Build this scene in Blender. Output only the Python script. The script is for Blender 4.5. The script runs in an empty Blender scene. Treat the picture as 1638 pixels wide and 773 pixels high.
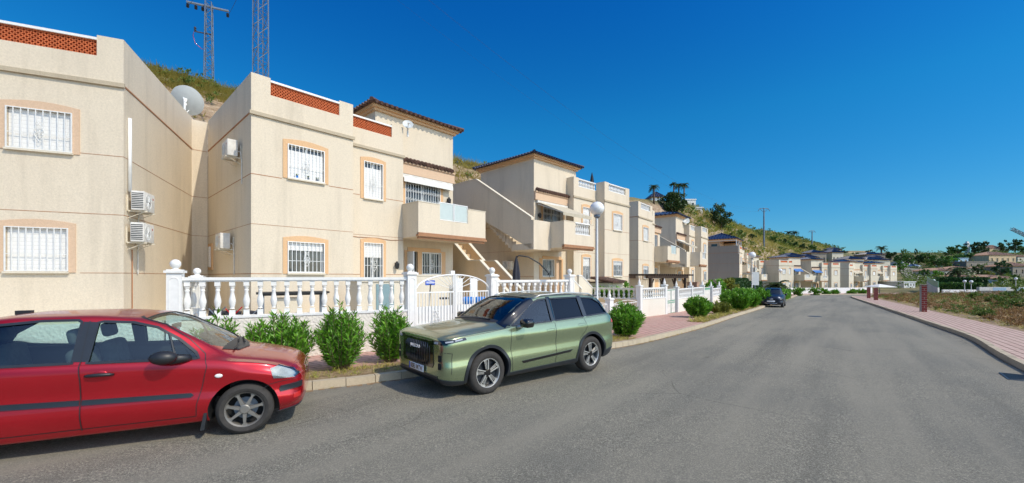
import bpy, bmesh, math, random
from math import sin, cos, radians, pi, sqrt, atan2
from mathutils import Vector, Matrix, Euler
from mathutils.bvhtree import BVHTree
random.seed(7)
S = bpy.context.scene
COL = S.collection
# ------------------------------------------------------------ camera
F_PX, CX, HY = 649.0, 819.0, 443.0
cam_d = bpy.data.cameras.new('camera'); cam = bpy.data.objects.new('camera', cam_d); COL.objects.link(cam)
cam.location = (0, 0, 1.9); cam.rotation_euler = (radians(90), 0, 0)
cam_d.sensor_width = 36; cam_d.lens = F_PX/1638*36; cam_d.shift_y = (HY-386.5)/1638
cam_d.clip_start = 0.05; cam_d.clip_end = 8000
S.camera = cam
# ------------------------------------------------------------ world, sun, exposure
SUN_EL = radians(47); SUN_DX, SUN_DY = .84, -.55         # direction towards the sun on the ground
w = bpy.data.worlds.new('World'); S.world = w; w.use_nodes = True
nt = w.node_tree; nt.nodes.clear()
sky = nt.nodes.new('ShaderNodeTexSky'); sky.sky_type = 'NISHITA'; sky.sun_disc = False
sky.sun_elevation = SUN_EL; sky.sun_rotation = atan2(SUN_DX, SUN_DY)
sky.air_density = 1.0; sky.dust_density = 0.25; sky.ozone_density = 4.5; sky.altitude = 100
hs = nt.nodes.new('ShaderNodeHueSaturation'); hs.inputs['Saturation'].default_value = 1.3; hs.inputs['Hue'].default_value = 0.488
gm = nt.nodes.new('ShaderNodeGamma'); gm.inputs['Gamma'].default_value = 1.0
bg = nt.nodes.new('ShaderNodeBackground'); bg.inputs['Strength'].default_value = 0.133
wo = nt.nodes.new('ShaderNodeOutputWorld')
nt.links.new(sky.outputs[0], hs.inputs['Color']); nt.links.new(hs.outputs[0], gm.inputs['Color'])
tcw = nt.nodes.new('ShaderNodeTexCoord'); sxw = nt.nodes.new('ShaderNodeSeparateXYZ'); nt.links.new(tcw.outputs['Generated'], sxw.inputs[0])
rw = nt.nodes.new('ShaderNodeValToRGB'); nt.links.new(sxw.outputs['Z'], rw.inputs['Fac'])
for _k, (_p, _c) in enumerate(((0.0, (.33, .60, .76)), (.10, (.33, .67, .84)), (.34, (.20, .80, 1.0)), (.55, (.10, .66, 1.10)))):
    _e = rw.color_ramp.elements[_k] if _k < 2 else rw.color_ramp.elements.new(_p)
    _e.position = _p; _e.color = (*_c, 1)
mw = nt.nodes.new('ShaderNodeMix'); mw.data_type = 'RGBA'; mw.blend_type = 'MULTIPLY'; mw.inputs[0].default_value = 1.0
nt.links.new(gm.outputs[0], mw.inputs[6]); nt.links.new(rw.outputs[0], mw.inputs[7])
# the sky is boosted bright and neutral on the unseen sun side for added fill, deep and polarised away from it
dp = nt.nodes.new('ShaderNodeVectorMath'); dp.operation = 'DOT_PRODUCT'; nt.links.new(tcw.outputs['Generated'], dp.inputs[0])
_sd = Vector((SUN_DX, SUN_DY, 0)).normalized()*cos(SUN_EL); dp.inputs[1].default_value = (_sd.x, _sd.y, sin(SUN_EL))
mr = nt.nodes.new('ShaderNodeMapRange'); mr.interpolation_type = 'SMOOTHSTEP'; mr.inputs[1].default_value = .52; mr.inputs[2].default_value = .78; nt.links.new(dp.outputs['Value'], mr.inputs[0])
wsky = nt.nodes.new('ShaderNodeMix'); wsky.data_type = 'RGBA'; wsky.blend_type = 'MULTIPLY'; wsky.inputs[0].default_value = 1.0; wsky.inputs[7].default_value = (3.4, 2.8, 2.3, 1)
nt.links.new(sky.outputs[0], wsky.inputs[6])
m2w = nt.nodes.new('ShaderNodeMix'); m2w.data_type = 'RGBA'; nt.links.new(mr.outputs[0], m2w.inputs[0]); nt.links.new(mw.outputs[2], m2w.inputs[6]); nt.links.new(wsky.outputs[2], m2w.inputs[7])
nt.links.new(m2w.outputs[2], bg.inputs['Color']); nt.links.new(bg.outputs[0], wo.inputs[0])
sun_d = bpy.data.lights.new('sun', 'SUN'); sun = bpy.data.objects.new('sun', sun_d); COL.objects.link(sun)
sun_d.energy = 3.15; sun_d.angle = radians(0.55); sun_d.color = (1.0, .91, .75)
_d = Vector((SUN_DX, SUN_DY, 0)).normalized()*cos(SUN_EL) + Vector((0, 0, sin(SUN_EL)))
sun.rotation_euler = _d.to_track_quat('Z', 'Y').to_euler()
S.view_settings.view_transform = 'Standard'; S.view_settings.look = 'None'
S.view_settings.exposure = 0.05; S.view_settings.gamma = 1.0; S.view_settings.use_curve_mapping = False
S.render.engine = 'CYCLES'
S.cycles.max_bounces = 6; S.cycles.transparent_max_bounces = 10
# ------------------------------------------------------------ materials
def new_mat(name):
    m = bpy.data.materials.new(name); m.use_nodes = True
    return m, m.node_tree, m.node_tree.nodes['Principled BSDF']
def N(t, typ, **kw):
    n = t.nodes.new(typ)
    for k, v in kw.items():
        if k in n.inputs: n.inputs[k].default_value = v
        else: setattr(n, k, v)
    return n
def coords(t, kind='Object', scale=(1, 1, 1)):
    tc = t.nodes.new('ShaderNodeTexCoord'); mp = t.nodes.new('ShaderNodeMapping')
    mp.inputs['Scale'].default_value = scale
    t.links.new(tc.outputs[kind], mp.inputs['Vector']); return mp.outputs[0]
def geo_pos(t, scale=(1, 1, 1)):
    g = t.nodes.new('ShaderNodeNewGeometry'); mp = t.nodes.new('ShaderNodeMapping')
    mp.inputs['Scale'].default_value = scale
    t.links.new(g.outputs['Position'], mp.inputs['Vector']); return mp.outputs[0]
def noise(t, vec, scale, detail=4, rough=.55):
    n = N(t, 'ShaderNodeTexNoise', Scale=scale, Detail=detail, Roughness=rough); t.links.new(vec, n.inputs['Vector']); return n.outputs['Fac']
def ramp(t, fac, stops):
    r = t.nodes.new('ShaderNodeValToRGB'); el = r.color_ramp.elements
    while len(el) < len(stops): el.new(.5)
    for e, (p, c) in zip(el, stops):
        e.position = p; e.color = tuple(c)+(1,) if len(c) == 3 else c
    t.links.new(fac, r.inputs['Fac']); return r.outputs['Color']
def mix(t, fac, a, b, mode='MIX'):
    m = t.nodes.new('ShaderNodeMix'); m.data_type = 'RGBA'; m.blend_type = mode
    for sock, v in ((m.inputs[0], fac), (m.inputs[6], a), (m.inputs[7], b)):
        if hasattr(v, 'is_linked'): t.links.new(v, sock)
        elif isinstance(v, (int, float)): sock.default_value = v
        else: sock.default_value = tuple(v)+(1,) if len(v) == 3 else v
    return m.outputs[2]
def bump(t, b, h, strength=.3, dist=.02):
    n = N(t, 'ShaderNodeBump', Strength=strength, Distance=dist); t.links.new(h, n.inputs['Height']); t.links.new(n.outputs[0], b.inputs['Normal'])
def simple(name, col, rough=.6, metal=0., var=.12, vscale=6, bmp=0., bscale=60, coat=0., world=False):
    m, t, b = new_mat(name)
    v = geo_pos(t) if world else coords(t)
    n = noise(t, v, vscale, 5)
    c = ramp(t, n, [(.3, [x*(1-var) for x in col]), (.7, [min(1, x*(1+var)) for x in col])])
    t.links.new(c, b.inputs['Base Color'])
    b.inputs['Roughness'].default_value = rough; b.inputs['Metallic'].default_value = metal
    b.inputs['Coat Weight'].default_value = coat
    if bmp: bump(t, b, noise(t, v, bscale, 3), bmp, .01)
    return m
def stucco(name, col, stain=(.32, .27, .2), amount=.5, bstr=.35):
    m, t, b = new_mat(name); v = geo_pos(t)
    fine = noise(t, v, 26, 4, .7); big = noise(t, v, .9, 5, .6)
    vs = geo_pos(t, (1.2, 1.2, .13)); streak = noise(t, vs, 1.6, 5, .65)
    c = ramp(t, fine, [(.32, [x*.90 for x in col]), (.68, [min(1, x*1.08) for x in col])])
    c = mix(t, ramp(t, big, [(.35, (0, 0, 0)), (.8, (.35, .35, .35))]), c, [x*.86 for x in col])
    sm = ramp(t, streak, [(.50, (0, 0, 0)), (.78, (amount, amount, amount))])
    c = mix(t, sm, c, stain)
    t.links.new(c, b.inputs['Base Color']); b.inputs['Roughness'].default_value = .93
    b.inputs['Specular IOR Level'].default_value = .15
    bump(t, b, noise(t, v, 55, 3, .7), bstr, .012)
    return m
M = {}
M['stucco'] = stucco('cream_stucco', (.705, .61, .47), amount=.34)
M['stucco_pale'] = stucco('pale_cream_stucco', (.70, .63, .50), amount=.25)
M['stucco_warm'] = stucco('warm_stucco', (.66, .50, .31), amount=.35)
M['stucco_grey'] = stucco('bare_grey_render', (.30, .265, .22), (.2, .18, .16), .3)
M['peach'] = stucco('peach_render', (.70, .45, .25), (.45, .27, .15), .12)
M['peach_pale'] = stucco('pale_peach_render', (.66, .47, .32), (.45, .27, .15), .15)
M['rustline'] = simple('rust_brown_line', (.38, .17, .08), .9)
M['brownmould'] = simple('brown_moulding', (.36, .18, .09), .85)
M['whitewall'] = stucco('rough_white_render', (.80, .745, .64), (.5, .42, .3), .22, .7)
def rough_white():
    t = M['whitewall'].node_tree; b = t.nodes['Principled BSDF']
    v = geo_pos(t); vo = N(t, 'ShaderNodeTexVoronoi', Scale=16.0); t.links.new(v, vo.inputs['Vector'])
    bump(t, b, mix(t, .5, vo.outputs['Distance'], noise(t, v, 30, 4, .6)), .8, .03)
rough_white()
M['white'] = simple('white_paint', (.79, .78, .74), .5, var=.05, vscale=9, bmp=.08, bscale=40)
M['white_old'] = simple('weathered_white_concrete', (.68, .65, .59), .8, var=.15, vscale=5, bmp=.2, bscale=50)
M['white_metal'] = simple('white_enamelled_metal', (.80, .80, .77), .35, var=.03)
M['grey_bars'] = simple('pale_painted_bars', (.74, .73, .69), .45, var=.08)
M['shutter'] = None
def shutter():
    m, t, b = new_mat('white_roller_shutter'); v = coords(t)
    wv = N(t, 'ShaderNodeTexWave', Scale=3.6, Distortion=0.0, wave_type='BANDS', bands_direction='Z', wave_profile='SAW'); t.links.new(v, wv.inputs['Vector'])
    t.links.new(ramp(t, wv.outputs['Fac'], [(0, (.6, .6, .57)), (.15, (.82, .81, .78)), (1, (.86, .85, .82))]), b.inputs['Base Color'])
    b.inputs['Roughness'].default_value = .45; bump(t, b, wv.outputs['Fac'], .5, .01); return m
M['shutter'] = shutter()
M['concrete'] = stucco('kerb_concrete', (.50, .42, .30), (.28, .24, .18), .5, .6)
M['concrete_grey'] = stucco('grey_concrete', (.34, .31, .26), (.18, .17, .14), .5, .6)
def asphalt():
    m, t, b = new_mat('worn_asphalt'); v = geo_pos(t)
    f = noise(t, v, 60, 5, .9); f2 = noise(t, v, 16, 8, .8); big = noise(t, v, .35, 5, .6); f3 = noise(t, v, 170, 2, .9)
    v0 = N(t, 'ShaderNodeMapping'); v0.inputs['Rotation'].default_value = (0, 0, radians(-51)); g = t.nodes.new('ShaderNodeNewGeometry'); t.links.new(g.outputs['Position'], v0.inputs['Vector'])
    vs = N(t, 'ShaderNodeMapping'); vs.inputs['Scale'].default_value = (.07, .9, 1); t.links.new(v0.outputs[0], vs.inputs['Vector'])
    track = noise(t, vs.outputs[0], 1.1, 4, .55)
    c = ramp(t, f, [(.38, (.03, .03, .024)), (.47, (.145, .137, .108)), (.54, (.235, .218, .17)), (.61, (.66, .60, .46))])
    c = mix(t, ramp(t, f3, [(.42, (0, 0, 0)), (.6, (.6, .6, .6))]), c, (.25, .235, .19))
    c = mix(t, ramp(t, f2, [(.46, (.0, .0, .0)), (.64, (.40, .40, .40))]), c, (.105, .101, .082))
    c = mix(t, ramp(t, f2, [(.34, (.35, .35, .35)), (.46, (0, 0, 0))]), c, (.33, .312, .25))
    c = mix(t, ramp(t, big, [(.42, (0, 0, 0)), (.62, (.40, .40, .40))]), c, (.14, .137, .118))
    c = mix(t, ramp(t, track, [(.44, (0, 0, 0)), (.62, (.6, .6, .6))]), c, (.29, .265, .205))
    c = mix(t, ramp(t, track, [(.30, (.55, .55, .55)), (.42, (0, 0, 0))]), c, (.115, .11, .09))
    vo = N(t, 'ShaderNodeTexVoronoi', Scale=.33, feature='DISTANCE_TO_EDGE'); wn = N(t, 'ShaderNodeTexNoise', Scale=1.3, Detail=6.0); t.links.new(v, wn.inputs['Vector'])
    wv_ = mix(t, .22, v, wn.outputs['Color']); t.links.new(wv_, vo.inputs['Vector'])
    ck = ramp(t, vo.outputs['Distance'], [(.0, (.55, .55, .55)), (.004, (0, 0, 0))])
    ckm = mix(t, 1.0, ck, ramp(t, noise(t, v, .5, 2), [(.52, (0, 0, 0)), (.6, (1, 1, 1))]), 'MULTIPLY')
    c = mix(t, ckm, c, (.035, .034, .03))
    t.links.new(c, b.inputs['Base Color']); b.inputs['Roughness'].default_value = .88
    b.inputs['Specular IOR Level'].default_value = .25
    bump(t, b, f, .9, .012); return m
M['asphalt'] = asphalt()
def paving(name, c1, c2, mortar, sc=1.0):
    m, t, b = new_mat(name)
    mp = N(t, 'ShaderNodeMapping'); mp.inputs['Rotation'].default_value = (0, 0, radians(-51))
    g = t.nodes.new('ShaderNodeNewGeometry'); t.links.new(g.outputs['Position'], mp.inputs['Vector'])
    br = N(t, 'ShaderNodeTexBrick', Scale=sc); br.inputs['Color1'].default_value = (*c1, 1); br.inputs['Color2'].default_value = (*c2, 1); br.inputs['Mortar'].default_value = (*mortar, 1)
    br.inputs['Mortar Size'].default_value = .022; br.inputs['Brick Width'].default_value = .4; br.inputs['Row Height'].default_value = .2
    t.links.new(mp.outputs[0], br.inputs['Vector'])
    big = noise(t, geo_pos(t), 1.4, 5, .6)
    c = mix(t, ramp(t, big, [(.4, (0, 0, 0)), (.8, (.6, .6, .6))]), br.outputs['Color'], (.40, .30, .22))
    t.links.new(c, b.inputs['Base Color']); b.inputs['Roughness'].default_value = .9
    bump(t, b, br.outputs['Fac'], -.4, .01); return m
M['paving'] = paving('pink_paving', (.50, .27, .22), (.56, .33, .27), (.26, .16, .12))
M['paving_pale'] = paving('pale_pink_paving', (.52, .35, .28), (.58, .41, .33), (.20, .12, .09))
def brick():
    m, t, b = new_mat('red_hollow_brick'); v = coords(t)
    mp = N(t, 'ShaderNodeMapping'); mp.inputs['Rotation'].default_value = (radians(90), 0, 0); t.links.new(v, mp.inputs['Vector'])
    br = N(t, 'ShaderNodeTexBrick', Scale=1.0); br.inputs['Color1'].default_value = (.36, .05, .03, 1); br.inputs['Color2'].default_value = (.28, .035, .025, 1); br.inputs['Mortar'].default_value = (.45, .28, .22, 1)
    br.inputs['Mortar Size'].default_value = .014; br.inputs['Brick Width'].default_value = .26; br.inputs['Row Height'].default_value = .13
    t.links.new(mp.outputs[0], br.inputs['Vector']); t.links.new(br.outputs['Color'], b.inputs['Base Color']); b.inputs['Roughness'].default_value = .9
    bump(t, b, noise(t, v, 40), .4, .01); return m
M['brick'] = brick()
M['terracotta'] = simple('terracotta_lattice', (.55, .13, .04), .85, var=.2, vscale=14)
M['roof_blue'] = simple('glazed_blue_tile', (.010, .016, .05), .4, var=.45, vscale=3, coat=.3)
M['roof_brown'] = simple('dark_brown_tile', (.10, .05, .035), .6, var=.5, vscale=4)
M['roof_red'] = simple('terracotta_roof_tile', (.40, .24, .16), .8, var=.3, vscale=3)
M['roof_edge'] = simple('dark_glazed_tile', (.035, .04, .07), .35, var=.5, vscale=6)
M['awning'] = simple('tan_awning_canvas', (.50, .44, .33), .9, var=.1)
M['awning_blue'] = simple('blue_awning_canvas', (.05, .16, .42), .9, var=.1)
M['awning_white'] = simple('white_awning_canvas', (.78, .76, .70), .9, var=.1)
M['black'] = simple('black_plastic', (.018, .019, .021), .45, var=.1)
M['blacktrim'] = simple('satin_black_trim', (.02, .024, .030), .35, var=.1)
M['gloss_black'] = simple('gloss_black', (.008, .008, .009), .12, var=.05, coat=.6)
M['rubber'] = simple('tyre_rubber', (.038, .034, .030), .85, var=.2, vscale=20, bmp=.3, bscale=90)
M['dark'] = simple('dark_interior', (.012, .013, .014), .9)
M['seat'] = simple('grey_seat_fabric', (.09, .10, .105), .9, var=.2, vscale=12)
M['alloy'] = simple('alloy_wheel', (.60, .59, .56), .4, .75, var=.08)
M['alloy_dull'] = simple('dull_alloy_wheel', (.25, .235, .21), .45, .5, var=.1)
M['dark_chrome'] = simple('smoked_chrome', (.13, .13, .135), .42, .7, var=.02)
M['lampglass'] = simple('clear_lamp_reflector', (.42, .43, .42), .45, .1, var=.25, vscale=14)
M['chrome'] = simple('chrome', (.75, .75, .76), .12, 1.0, var=.02)
M['darkcloth'] = simple('charcoal_canvas', (.03, .033, .045), .9, var=.15)
M['wood_dark'] = simple('dark_stained_wood', (.05, .028, .017), .8, var=.3, vscale=8)
M['pvcgreen'] = simple('green_painted_metal', (.16, .36, .24), .5, var=.12)
M['greybox'] = simple('bluegrey_door_paint', (.20, .30, .32), .5, var=.05)
M['dish'] = simple('pale_grey_dish', (.56, .58, .56), .5, var=.05)
M['steel'] = simple('galvanised_steel', (.18, .215, .26), .5, .3, var=.15, vscale=2)
M['insulator'] = simple('dark_insulator', (.05, .045, .05), .4)
M['blueplastic'] = simple('blue_plastic', (.01, .19, .62), .4, var=.05)
M['skyblue'] = simple('pale_blue_paint', (.35, .5, .62), .7, var=.1)
M['globe'] = simple('opal_globe', (.82, .82, .80), .25, var=.03, coat=.3)
M['wire'] = simple('cable', (.05, .06, .08), .6)
M['plate'] = simple('number_plate_white', (.80, .80, .80), .4, var=.02)
M['plateblue'] = simple('number_plate_blue', (.02, .09, .5), .4, var=.02)
M['orange_awning'] = simple('striped_orange_awning', (.62, .36, .14), .9, var=.3, vscale=10)
def glass(name, tint, rough=.03, trans=.8, refl=.35, gc=(.9, .95, 1)):
    m, t, b = new_mat(name); t.nodes.remove(b)
    out = t.nodes['Material Output']
    tr = N(t, 'ShaderNodeBsdfTransparent'); tr.inputs['Color'].default_value = (*tint, 1)
    gl = N(t, 'ShaderNodeBsdfGlossy', Roughness=rough); gl.inputs['Color'].default_value = (*gc, 1)
    lw = N(t, 'ShaderNodeFresnel', IOR=1.5)
    mm = N(t, 'ShaderNodeMath', operation='MULTIPLY_ADD'); mm.inputs[1].default_value = 1.0; mm.inputs[2].default_value = refl*.1
    t.links.new(lw.outputs[0], mm.inputs[0])
    ms = N(t, 'ShaderNodeMixShader'); t.links.new(mm.outputs[0], ms.inputs[0]); t.links.new(tr.outputs[0], ms.inputs[1]); t.links.new(gl.outputs[0], ms.inputs[2])
    t.links.new(ms.outputs[0], out.inputs['Surface']); return m
M['carglass'] = glass('car_glass', (.72, .88, .85))
M['tintglass'] = glass('privacy_glass', (.05, .065, .085), refl=.1, gc=(.42, .50, .62))
M['fiatglass'] = glass('pale_glass', (.25, .35, .35))
M['frosted'] = simple('frosted_glass_panel', (.50, .57, .54), .25, var=.04)
M['houseglass'] = simple('window_glass', (.05, .065, .075), .08, var=.2, vscale=2, coat=.3)
M['lens'] = glass('headlamp_lens', (.9, .92, .92), .12, refl=0.)
M['lampwhite'] = simple('white_lamp_strip', (.38, .41, .45), .35, var=.02)
M['redlamp'] = simple('red_lens', (.5, .02, .02), .2, var=.02, coat=.5)
def carpaint(name, col, metal=.35, rough=.34, flip=None, dust=0., dustcol=(.35, .27, .18), coat=.7):
    m, t, b = new_mat(name); v = coords(t)
    c = ramp(t, noise(t, v, 2.5, 3), [(.3, [x*.97 for x in col]), (.7, [x*1.03 for x in col])])
    if flip:
        lw = N(t, 'ShaderNodeLayerWeight', Blend=.35); c = mix(t, lw.outputs['Facing'], c, flip)
    if dust:
        g = t.nodes.new('ShaderNodeNewGeometry'); sx = N(t, 'ShaderNodeSeparateXYZ'); t.links.new(g.outputs['Normal'], sx.inputs[0])
        up = ramp(t, sx.outputs['Z'], [(.70, (0, 0, 0)), (.98, (dust, dust, dust))])
        sp = ramp(t, noise(t, v, 5, 6, .7), [(.2, (.75, .75, .75)), (.6, (1, 1, 1))])
        dm = mix(t, 1.0, up, sp, 'MULTIPLY'); c = mix(t, dm, c, dustcol)
        sg = N(t, 'ShaderNodeRGBToBW'); t.links.new(dm, sg.inputs[0])
        ma = N(t, 'ShaderNodeMath', operation='MULTIPLY_ADD'); ma.inputs[1].default_value = .35; ma.inputs[2].default_value = rough
        t.links.new(sg.outputs[0], ma.inputs[0]); t.links.new(ma.outputs[0], b.inputs['Roughness'])
    else: b.inputs['Roughness'].default_value = rough
    t.links.new(c, b.inputs['Base Color']); b.inputs['Metallic'].default_value = metal
    b.inputs['Coat Weight'].default_value = coat; b.inputs['Coat Roughness'].default_value = .03
    return m
M['red'] = carpaint('red_car_paint', (.52, .010, .020), .6, .22, dust=.5, dustcol=(.28, .12, .08))
M['green'] = carpaint('sage_green_car_paint', (.30, .365, .215), .75, .24, dust=.30, dustcol=(.28, .25, .16))
M['navy'] = carpaint('navy_car_paint', (.003, .008, .022), 0., .4, coat=.25)
M['silver'] = carpaint('silver_car_paint', (.6, .62, .63), .5, .3)
def leaf(name, c1, c2, c3, trans=.25, scale=1.2, rough=.5):
    m, t, b = new_mat(name); v = geo_pos(t)
    n = noise(t, v, scale*12, 2, .6); n2 = noise(t, v, scale, 3)
    c = ramp(t, n, [(.3, c1), (.52, c2), (.75, c3)])
    c = mix(t, ramp(t, n2, [(.4, (0, 0, 0)), (.8, (.5, .5, .5))]), c, c1)
    t.links.new(c, b.inputs['Base Color']); b.inputs['Roughness'].default_value = rough
    b.inputs['Specular IOR Level'].default_value = .35
    tl = N(t, 'ShaderNodeBsdfTranslucent'); t.links.new(c, tl.inputs['Color'])
    ms = N(t, 'ShaderNodeMixShader'); ms.inputs[0].default_value = trans
    out = t.nodes['Material Output']; t.links.new(b.outputs[0], ms.inputs[1]); t.links.new(tl.outputs[0], ms.inputs[2]); t.links.new(ms.outputs[0], out.inputs['Surface'])
    return m
M['oleander'] = leaf('oleander_leaf', (.06, .18, .014), (.15, .36, .025), (.31, .52, .06), scale=1.5, rough=.4)
M['hedge'] = leaf('dark_hedge_leaf', (.012, .045, .010), (.03, .09, .018), (.06, .14, .03))
M['hedge_yellow'] = leaf('yellow_green_leaf', (.10, .13, .015), (.22, .24, .03), (.33, .33, .06))
M['pine'] = leaf('pine_needles', (.018, .045, .012), (.05, .10, .022), (.12, .16, .04), .12)
M['palm'] = leaf('palm_frond', (.025, .05, .015), (.06, .10, .025), (.11, .16, .05))
M['tree'] = leaf('broad_leaf', (.03, .085, .016), (.08, .17, .028), (.15, .25, .05))
M['scrub'] = leaf('scrub_leaf', (.055, .11, .018), (.15, .22, .035), (.28, .33, .08))
M['drygrass'] = leaf('dry_grass_blades', (.30, .26, .06), (.52, .44, .11), (.66, .55, .22), .3)
M['greengrass'] = leaf('yellow_green_grass', (.17, .21, .025), (.32, .34, .05), (.48, .45, .10), .3)
M['rust'] = leaf('rust_brown_scrub', (.20, .10, .035), (.36, .21, .08), (.50, .36, .17), .2)
M['bark'] = simple('bark', (.13, .09, .06), .95, var=.3, vscale=10, bmp=.5, bscale=30)
def terrain():
    m, t, b = new_mat('hillside_ground'); v = geo_pos(t)
    g = t.nodes.new('ShaderNodeNewGeometry'); sx = N(t, 'ShaderNodeSeparateXYZ'); t.links.new(g.outputs['Normal'], sx.inputs[0])
    n1 = noise(t, v, .12, 6, .65); n2 = noise(t, v, 1.6, 5, .7)
    grass = ramp(t, n2, [(.3, (.10, .085, .03)), (.5, (.22, .175, .065)), (.72, (.32, .25, .12))])
    green = ramp(t, n2, [(.3, (.035, .05, .014)), (.7, (.10, .11, .035))])
    c = mix(t, ramp(t, n1, [(.42, (0, 0, 0)), (.58, (.8, .8, .8))]), grass, green)
    rock = ramp(t, noise(t, geo_pos(t, (.7, .7, 3.0)), 1.1, 6, .7), [(.3, (.16, .10, .06)), (.5, (.34, .24, .15)), (.7, (.50, .39, .28))])
    steep = ramp(t, sx.outputs['Z'], [(.72, (1, 1, 1)), (.88, (0, 0, 0))])
    c = mix(t, steep, c, rock)
    t.links.new(c, b.inputs['Base Color']); b.inputs['Roughness'].default_value = .95
    bump(t, b, n2, .8, .3); return m
M['terrain'] = terrain()
def soil():
    m, t, b = new_mat('dry_soil'); v = geo_pos(t)
    n = noise(t, v, 8, 6, .7)
    t.links.new(ramp(t, n, [(.3, (.14, .09, .045)), (.5, (.28, .19, .10)), (.72, (.42, .32, .19))]), b.inputs['Base Color'])
    b.inputs['Roughness'].default_value = .95; bump(t, b, n, .8, .04); return m
M['soil'] = soil()
# ------------------------------------------------------------ mesh helpers
class MB:
    def __init__(s, T=None): s.v = []; s.f = []; s.m = []; s.T = T; s.mat = 0
    def V(s, p):
        if s.T: p = s.T(p)
        s.v.append(tuple(p)); return len(s.v)-1
    def F(s, idx, mat=None): s.f.append(tuple(idx)); s.m.append(s.mat if mat is None else mat)
    def poly(s, pts, mat=None): s.F([s.V(p) for p in pts], mat)
    def box(s, x0, x1, y0, y1, z0, z1, mat=None):
        i = [s.V(p) for p in ((x0,y0,z0),(x1,y0,z0),(x1,y1,z0),(x0,y1,z0),(x0,y0,z1),(x1,y0,z1),(x1,y1,z1),(x0,y1,z1))]
        for q in ((3,2,1,0),(4,5,6,7),(0,1,5,4),(1,2,6,5),(2,3,7,6),(3,0,4,7)): s.F([i[k] for k in q], mat)
    def hexa(s, pts, mat=None):
        i = [s.V(p) for p in pts]
        for q in ((3,2,1,0),(4,5,6,7),(0,1,5,4),(1,2,6,5),(2,3,7,6),(3,0,4,7)): s.F([i[k] for k in q], mat)
    def prism(s, poly, a, b, axis='z', mat=None):
        def P(u, v, w):
            return (u, v, w) if axis == 'z' else ((u, w, v) if axis == 'y' else (w, u, v))
        n = len(poly); A = [s.V(P(*p, a)) for p in poly]; B = [s.V(P(*p, b)) for p in poly]
        s.F(A[::-1], mat); s.F(B, mat)
        for k in range(n): s.F((A[k], A[(k+1) % n], B[(k+1) % n], B[k]), mat)
    def tube(s, pts, r, n=6, mat=None, cap=True):
        pts = [Vector(p) for p in pts]; rr = r if isinstance(r, (list, tuple)) else [r]*len(pts); rings = []
        for k, p in enumerate(pts):
            d = (pts[min(k+1, len(pts)-1)]-pts[max(k-1, 0)]).normalized()
            a = d.cross(Vector((0, 0, 1))); a = a.normalized() if a.length > .05 else d.cross(Vector((1, 0, 0))).normalized()
            b = d.cross(a)
            rings.append([s.V(p+(a*cos(2*pi*j/n)+b*sin(2*pi*j/n))*rr[k]) for j in range(n)])
        for A, B in zip(rings, rings[1:]):
            for j in range(n): s.F((A[j], A[(j+1) % n], B[(j+1) % n], B[j]), mat)
        if cap: s.F(rings[0][::-1], mat); s.F(rings[-1], mat)
    def bar(s, a, b, w, h=None, mat=None):
        s.tube([a, b], (w/2)*1.2, 4, mat)
    def lathe(s, prof, c=(0, 0, 0), n=16, axis='z', mat=None, sq=None):
        rings = []
        for r, h in prof:
            R = []
            for j in range(n):
                a = 2*pi*(j+.5)/n; x, y = r*cos(a), r*sin(a)
                p = (x, y, h) if axis == 'z' else ((x, h, y) if axis == 'y' else (h, x, y))
                R.append(s.V((p[0]+c[0], p[1]+c[1], p[2]+c[2])))
            rings.append(R)
        for A, B in zip(rings, rings[1:]):
            for j in range(n): s.F((A[j], A[(j+1) % n], B[(j+1) % n], B[j]), mat)
        s.F(rings[0][::-1], mat); s.F(rings[-1], mat)
    def sphere(s, c, r, n=16, m=10, sz=1.0, mat=None):
        s.lathe([(max(1e-4, r*sin(pi*k/m)), -r*sz*cos(pi*k/m)) for k in range(m+1)], c, n, mat=mat)
    def wall(s, x0, x1, z0, z1, y, holes, depth=.14, mat=0):
        xs = sorted({x0, x1, *[h[0] for h in holes], *[h[1] for h in holes]}); zs = sorted({z0, z1, *[h[2] for h in holes], *[h[3] for h in holes]})
        for a, b in zip(xs, xs[1:]):
            for c, d in zip(zs, zs[1:]):
                mx, mz = (a+b)/2, (c+d)/2
                if any(h[0] < mx < h[1] and h[2] < mz < h[3] for h in holes): continue
                s.poly([(a, y, c), (b, y, c), (b, y, d), (a, y, d)], mat)
        for h in holes:
            a, b, c, d = h[:4]; Y = y+depth
            for q in (((a,y,c),(a,Y,c),(a,Y,d),(a,y,d)), ((b,y,c),(b,y,d),(b,Y,d),(b,Y,c)), ((a,y,c),(b,y,c),(b,Y,c),(a,Y,c)), ((a,y,d),(a,Y,d),(b,Y,d),(b,y,d))): s.poly(q, mat)
    def build(s, name, mats, parent=None, smooth=False, sharp=None, recalc=True):
        me = bpy.data.meshes.new(name); me.from_pydata(s.v, [], s.f)
        if not isinstance(mats, (list, tuple)): mats = [mats]
        for m in mats: me.materials.append(M[m] if isinstance(m, str) else m)
        if len(mats) > 1: me.polygons.foreach_set('material_index', s.m)
        if recalc:
            bm = bmesh.new(); bm.from_mesh(me); bmesh.ops.recalc_face_normals(bm, faces=bm.faces); bm.to_mesh(me); bm.free()
        if smooth:
            me.polygons.foreach_set('use_smooth', [True]*len(me.polygons))
            if sharp: me.set_sharp_from_angle(angle=radians(sharp))
        me.update()
        o = bpy.data.objects.new(name, me); COL.objects.link(o)
        if parent: o.parent = parent
        return o
def tag(o, label=None, cat=None, group=None, kind=None):
    if label: o['label'] = label
    if cat: o['category'] = cat
    if group: o['group'] = group
    if kind: o['kind'] = kind
    return o
def thing(name, label, cat, loc=(0, 0, 0), rz=0, group=None):
    o = bpy.data.objects.new(name, None); COL.objects.link(o); o.location = loc; o.rotation_euler = (0, 0, rz)
    o.empty_display_size = .2
    return tag(o, label, cat, group)
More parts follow.
